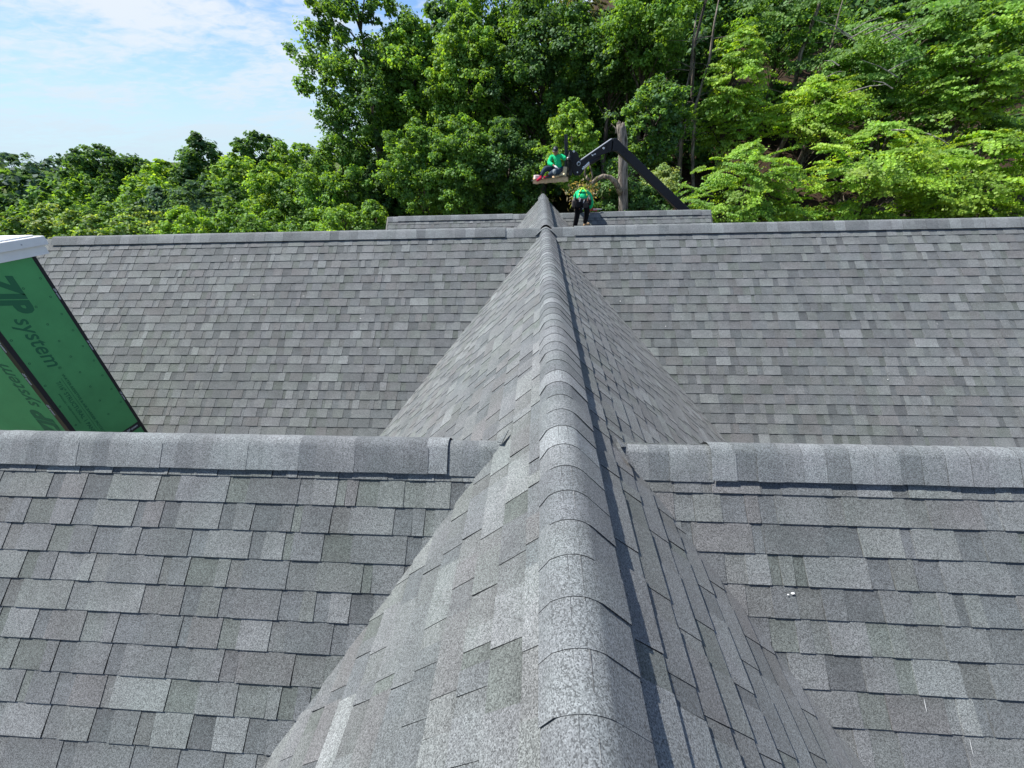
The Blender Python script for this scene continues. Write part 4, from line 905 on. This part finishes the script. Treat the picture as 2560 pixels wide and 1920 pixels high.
def cap_mesh(parent, c, fwd, up, col=(.012, .013, .016)):
    f = Vector(fwd).normalized(); u = Vector(up); u = (u-f*u.dot(f)).normalized(); r = f.cross(u); c = Vector(c); mb = MB()
    rings = []; n = 20
    for k in range(7):
        t = k/6*math.pi/2
        rings.append([c+u*(.035+math.sin(t)*.098)+f*math.cos(t)*math.cos(a)*.108+r*math.cos(t)*math.sin(a)*.086 for a in [2*math.pi*j/n for j in range(n)]])
    V = [q for rr in rings for q in rr]; mb.add(V, [(i*n+j, i*n+(j+1) % n, (i+1)*n+(j+1) % n, (i+1)*n+j) for i in range(6) for j in range(n)], col)
    br = [c+u*.035+f*(.085+.085*math.cos(a))+r*.078*math.sin(a)-u*.02*math.cos(a) for a in [(-math.pi/2+math.pi*j/10) for j in range(11)]]
    br2 = [c+u*.04+f*.05+r*.078*math.sin(a) for a in [(-math.pi/2+math.pi*j/10) for j in range(11)]]
    V = br+br2+[q-u*.008 for q in br]; mb.add(V, [(j, j+1, 12+j, 11+j) for j in range(10)]+[(22+j, 23+j, j+1, j) for j in range(10)], col)
    o = mb.build('cap', M_TINT, parent, smooth=True)
    mb = MB(); q = c+u*.085+f*.10; mb.box(q, (.035, .035, .03), None, (.75, .76, .78)); mb.build('cap_badge', M_TINT, o)
    return o
NAVY = (.02, .024, .03)

# worker bent over on the last roof
F1, F2 = SL['rear_right'].P(.94, .62, .015), SL['rear_right'].P(1.24, .50, .015)
bw = empty('person', tuple((F1+F2)/2)); tag(bw, 'roofer in green shirt and black trousers bending over on the last roof slope', 'person')
BO = Vector((F1+F2)/2)
def L_(*p): return Vector(p)-BO
f1, f2 = Vector(F1), Vector(F2)
hipc = Vector((1.09, 12.18, -.12)); hl_, hr_ = hipc+Vector((-.10, 0, -.03)), hipc+Vector((.10, 0, -.03))
kl, kr = Vector((1.0, 12.24, -.42)), Vector((1.28, 12.30, -.40))
al, ar = f1+Vector((0, .02, .09)), f2+Vector((0, .02, .10))
w_ = [hipc, Vector((1.10, 12.30, .03)), Vector((1.12, 12.50, .10)), Vector((1.15, 12.70, .06)), Vector((1.16, 12.82, -.04))]
shl, shr = Vector((.95, 12.66, .02)), Vector((1.35, 12.64, .02))
ell, elr = Vector((.96, 12.78, -.18)), Vector((1.44, 12.66, -.20)); wrl, wrr = Vector((1.08, 12.80, -.40)), Vector((1.40, 12.74, -.42))
V = [p-BO for p in w_]+[hl_-BO, kl-BO, al-BO, hr_-BO, kr-BO, ar-BO, shl-BO, ell-BO, wrl-BO, shr-BO, elr-BO, wrr-BO]
Ed = [(0, 1), (1, 2), (2, 3), (3, 4), (0, 5), (5, 6), (6, 7), (0, 8), (8, 9), (9, 10), (3, 11), (11, 12), (12, 13), (3, 14), (14, 15), (15, 16)]
Ra = [.12, .12, .135, .12, .055, .08, .055, .04, .08, .055, .04, .055, .042, .028, .055, .042, .028]
hand_chain(V, Ed, Ra, V[13], (.3, .3, -1), (1, 0, 0), (0, -.6, -.6), 1, 13); hand_chain(V, Ed, Ra, V[16], (.1, .5, -1), (1, 0, 0), (0, .5, -.7), 1, 16)
skin_obj('body', V, Ed, Ra, M_SKIN, bw)
skin_obj('shirt', [p-BO for p in w_]+[shl-BO, ell-BO, wrl*.9+ell*.1-BO, shr-BO, elr-BO, wrr*.9+elr*.1-BO], [(0, 1), (1, 2), (2, 3), (3, 4), (3, 5), (5, 6), (6, 7), (3, 8), (8, 9), (9, 10)], [(.165, .135), (.175, .14), (.20, .155), (.19, .14), .08, .085, .066, .046, .085, .068, .048], M_SHIRT, bw, col=GREEN)
skin_obj('trousers', [hipc-BO, hl_-BO, kl-BO, al-BO, hr_-BO, kr-BO, ar-BO], [(0, 1), (1, 2), (2, 3), (0, 4), (4, 5), (5, 6)], [(.165, .14), .115, .085, .068, .115, .085, .068], M_CLOTH, bw, col=(.010, .010, .012))
for fp, dr in ((f1, Vector((-.1, .95, .5))), (f2, Vector((.75, .6, .35)))):
    q = fp-BO; d = dr.normalized(); skin_obj('boot', [q+Vector((0, 0, .12)), q+Vector((0, 0, .045)), q+d*.11+Vector((0, 0, .03)), q+d*.20+Vector((0, 0, .025)), q-d*.05+Vector((0, 0, .03))], [(0, 1), (1, 2), (2, 3), (1, 4)], [.055, .052, .045, .036, .042], M_CLOTH, bw, col=(.03, .02, .014) if dr.x < 0 else (.34, .22, .12))
hd = Vector((1.17, 12.95, -.14)); head_mesh(bw, hd-BO, (0, .45, -.9), (0, .9, .45), (.30, .16, .10)); cap_mesh(bw, hd-BO, (0, .45, -.9), (0, .9, .45))
# harness straps, tool belt and pouches
mb = MB()
def strap(pts, w, col):
    for a, b in zip(pts[:-1], pts[1:]):
        a, b = Vector(a)-BO, Vector(b)-BO; d = b-a; q = d.to_track_quat('Z', 'Y').to_matrix(); mb.box((a+b)/2, (w, .012, d.length*1.08), q, col)
strap([(1.00, 12.18, 0.050), (1.04, 12.28, 0.145), (1.10, 12.42, 0.200), (1.17, 12.56, 0.215), (1.26, 12.70, 0.155)], .024, (.34, .56, .05)); strap([(1.23, 12.19, 0.040), (1.20, 12.28, 0.145), (1.14, 12.42, 0.200), (1.07, 12.56, 0.215), (1.00, 12.70, 0.155)], .024, (.34, .56, .05))
strap([(1.00, 12.24, 0.115), (1.11, 12.23, 0.130), (1.22, 12.25, 0.115)], .05, (.015, .02, .02))
mb.build('harness', M_TINT, bw)
mb = MB(); c = hipc-BO
for k in range(16):
    a, b = 2*math.pi*k/16, 2*math.pi*(k+1)/16; p = lambda t, z: c+Vector((math.cos(t)*.185, math.sin(t)*.155, z)); mb.add([p(a, .0), p(b, .0), p(b, .07), p(a, .07)], [(0, 1, 2, 3)], (.02, .018, .016))
mb.build('tool_belt', M_TINT, bw)
for (x, y, z, sx, sy, sz, col) in ((-.12, -.13, -.05, .15, .09, .22, (.018, .017, .018)), (.10, -.13, -.07, .19, .09, .20, (.05, .045, .042)), (-.23, -.04, -.04, .12, .16, .24, (.10, .085, .075)), (.23, -.02, -.02, .10, .14, .20, (.03, .027, .025)), (-.02, -.12, -.22, .13, .07, .16, (.012, .012, .013))):
    mb = MB(); mb.box(c+Vector((x, y, z)), (sx*.85, sy, sz*.8), Matrix.Rotation(rng.uniform(-.2, .2), 3, 'Y'), col, .92); o = mb.build('pouch', M_CLOTH, bw, bevel=.03)
    for k in range(3):
        mb = MB(); q = c+Vector((x+rng.uniform(-.4, .4)*sx, y+rng.uniform(-.3, .3)*sy, z+sz*.5)); mb.tube([q-Vector((0, 0, .05)), q+Vector((rng.uniform(-.03, .03), 0, rng.uniform(.02, .09)))], [.012, .009], 6, rng.choice([(.5, .5, .52), (.6, .25, .12), (.75, .73, .7), (.1, .1, .1)]))
        mb.build('hand_tool', M_TINT, o)
mb = MB(); q = at_y(1481, 527, 12.72); mb.box(q+np.array([.02, 0, .035]), (.24, .07, .07), Matrix.Rotation(.15, 3, 'Y'), (.42, .04, .035)); mb.tube([q+np.array([-.12, 0, .03]), q+np.array([-.13, -.02, .13])], [.028, .022], 10, (.012, .012, .014)); mb.box(q+np.array([.08, -.045, .045]), (.13, .03, .05), None, (.62, .45, .42)); mb.tube([q+np.array([.13, 0, .04]), q+np.array([.28, .0, .035])], [.02, .012], 8, (.3, .3, .32))
single('nail_gun', mb, M_TINT, 'red nail gun lying on the last ridge at the bent worker', 'nail gun', bevel=.008)

# worker seated on the platform
hs = bp_(1397, 426, YB-.30); so = Vector((hs[0], hs[1], hs[2]-.1)); sw = empty('person', tuple(so)); tag(sw, 'roofer in green shirt, dark cap and jeans seated on the raised platform', 'person')
def q_(px, py, dy=0): p = bp_(px, py, YB-.30+dy); return Vector(p)-so
pel = q_(1396, 427); w_ = [pel, q_(1395, 413), q_(1393, 400), q_(1391, 390), q_(1389.5, 385)]
shL, shR = q_(1379, 391, .02), q_(1403, 390, .02); elL, wrL = q_(1372, 409, -.1), q_(1385, 414, -.28); elR, wrR = q_(1411, 396, -.04), q_(1417, 398, -.06)
hiL, knL, anL = q_(1391, 426), q_(1363, 420, -.28), q_(1353, 441, -.30); hiR, knR, anR = q_(1401, 427), q_(1386, 430, -.52), q_(1372, 438, -.30)
V = w_+[shL, elL, wrL, shR, elR, wrR, hiL, knL, anL, hiR, knR, anR]; Ed = [(0, 1), (1, 2), (2, 3), (3, 4), (3, 5), (5, 6), (6, 7), (3, 8), (8, 9), (9, 10), (0, 11), (11, 12), (12, 13), (0, 14), (14, 15), (15, 16)]
Ra = [.12, .115, .125, .10, .05, .055, .04, .028, .055, .04, .028, .075, .055, .036, .075, .055, .036]
hand_chain(V, Ed, Ra, V[7], (.9, -.2, -.5), (0, 1, 0), (.1, 0, -1), 1, 7); hand_chain(V, Ed, Ra, V[10], (.7, .3, .5), (0, -.6, .5), (.2, .9, 0), 1, 10)
skin_obj('body', V, Ed, Ra, M_SKIN, sw)
skin_obj('shirt', w_[:4]+[shL, elL, wrL*.9+elL*.1, shR, elR, wrR*.85+elR*.15], [(0, 1), (1, 2), (2, 3), (3, 4), (4, 5), (5, 6), (3, 7), (7, 8), (8, 9)], [(.155, .13), (.16, .13), (.18, .135), (.105, .10), .085, .075, .05, .085, .075, .05], M_SHIRT, sw, col=GREEN)
skin_obj('trousers', [pel, hiL, knL, anL, hiR, knR, anR], [(0, 1), (1, 2), (2, 3), (0, 4), (4, 5), (5, 6)], [(.155, .12), .105, .085, .06, .105, .09, .065], M_CLOTH, sw, col=(.035, .05, .075))
skin_obj('knee_pad', [knR+Vector((-.06, -.02, .0)), knR+Vector((.06, .02, .01))], [(0, 1)], [(.10, .09), (.10, .09)], M_CLOTH, sw, col=(.20, .23, .25))
for a, d in ((anL, Vector((-.6, -.5, -.25))), (anR, Vector((-.8, -.4, 0)))):
    d = d.normalized(); skin_obj('shoe', [a+Vector((0, 0, .03)), a+Vector((0, 0, -.04)), a+Vector((0, 0, -.05))+d*.10, a+Vector((0, 0, -.055))+d*.18], [(0, 1), (1, 2), (2, 3)], [.05, .048, .044, .034], M_CLOTH, sw, col=(.42, .02, .05))
for wv, Vd, Sd, Cd in ((wrL, (.9, -.2, -.5), (0, 1, 0), (.1, 0, -1)), (wrR, (.7, .3, .5), (0, -.6, .5), (.2, .9, 0))):
    V = [wv]; Ed = []; Ra = [.04]; hand_chain(V, Ed, Ra, wv, Vd, Sd, Cd, 1.22, 0); Ra = [tuple(x*1.25 for x in r) if isinstance(r, tuple) else r*1.25 for r in Ra]; skin_obj('glove', V, Ed, Ra, M_CLOTH, sw, col=(.72, .73, .74))
hc = q_(1388.8, 378, -.05); fw = (-.25, -.95, -.18); head_mesh(sw, hc, fw, (0, 0, 1), (.30, .15, .09)); cap_mesh(sw, hc, fw, (0, 0, 1))
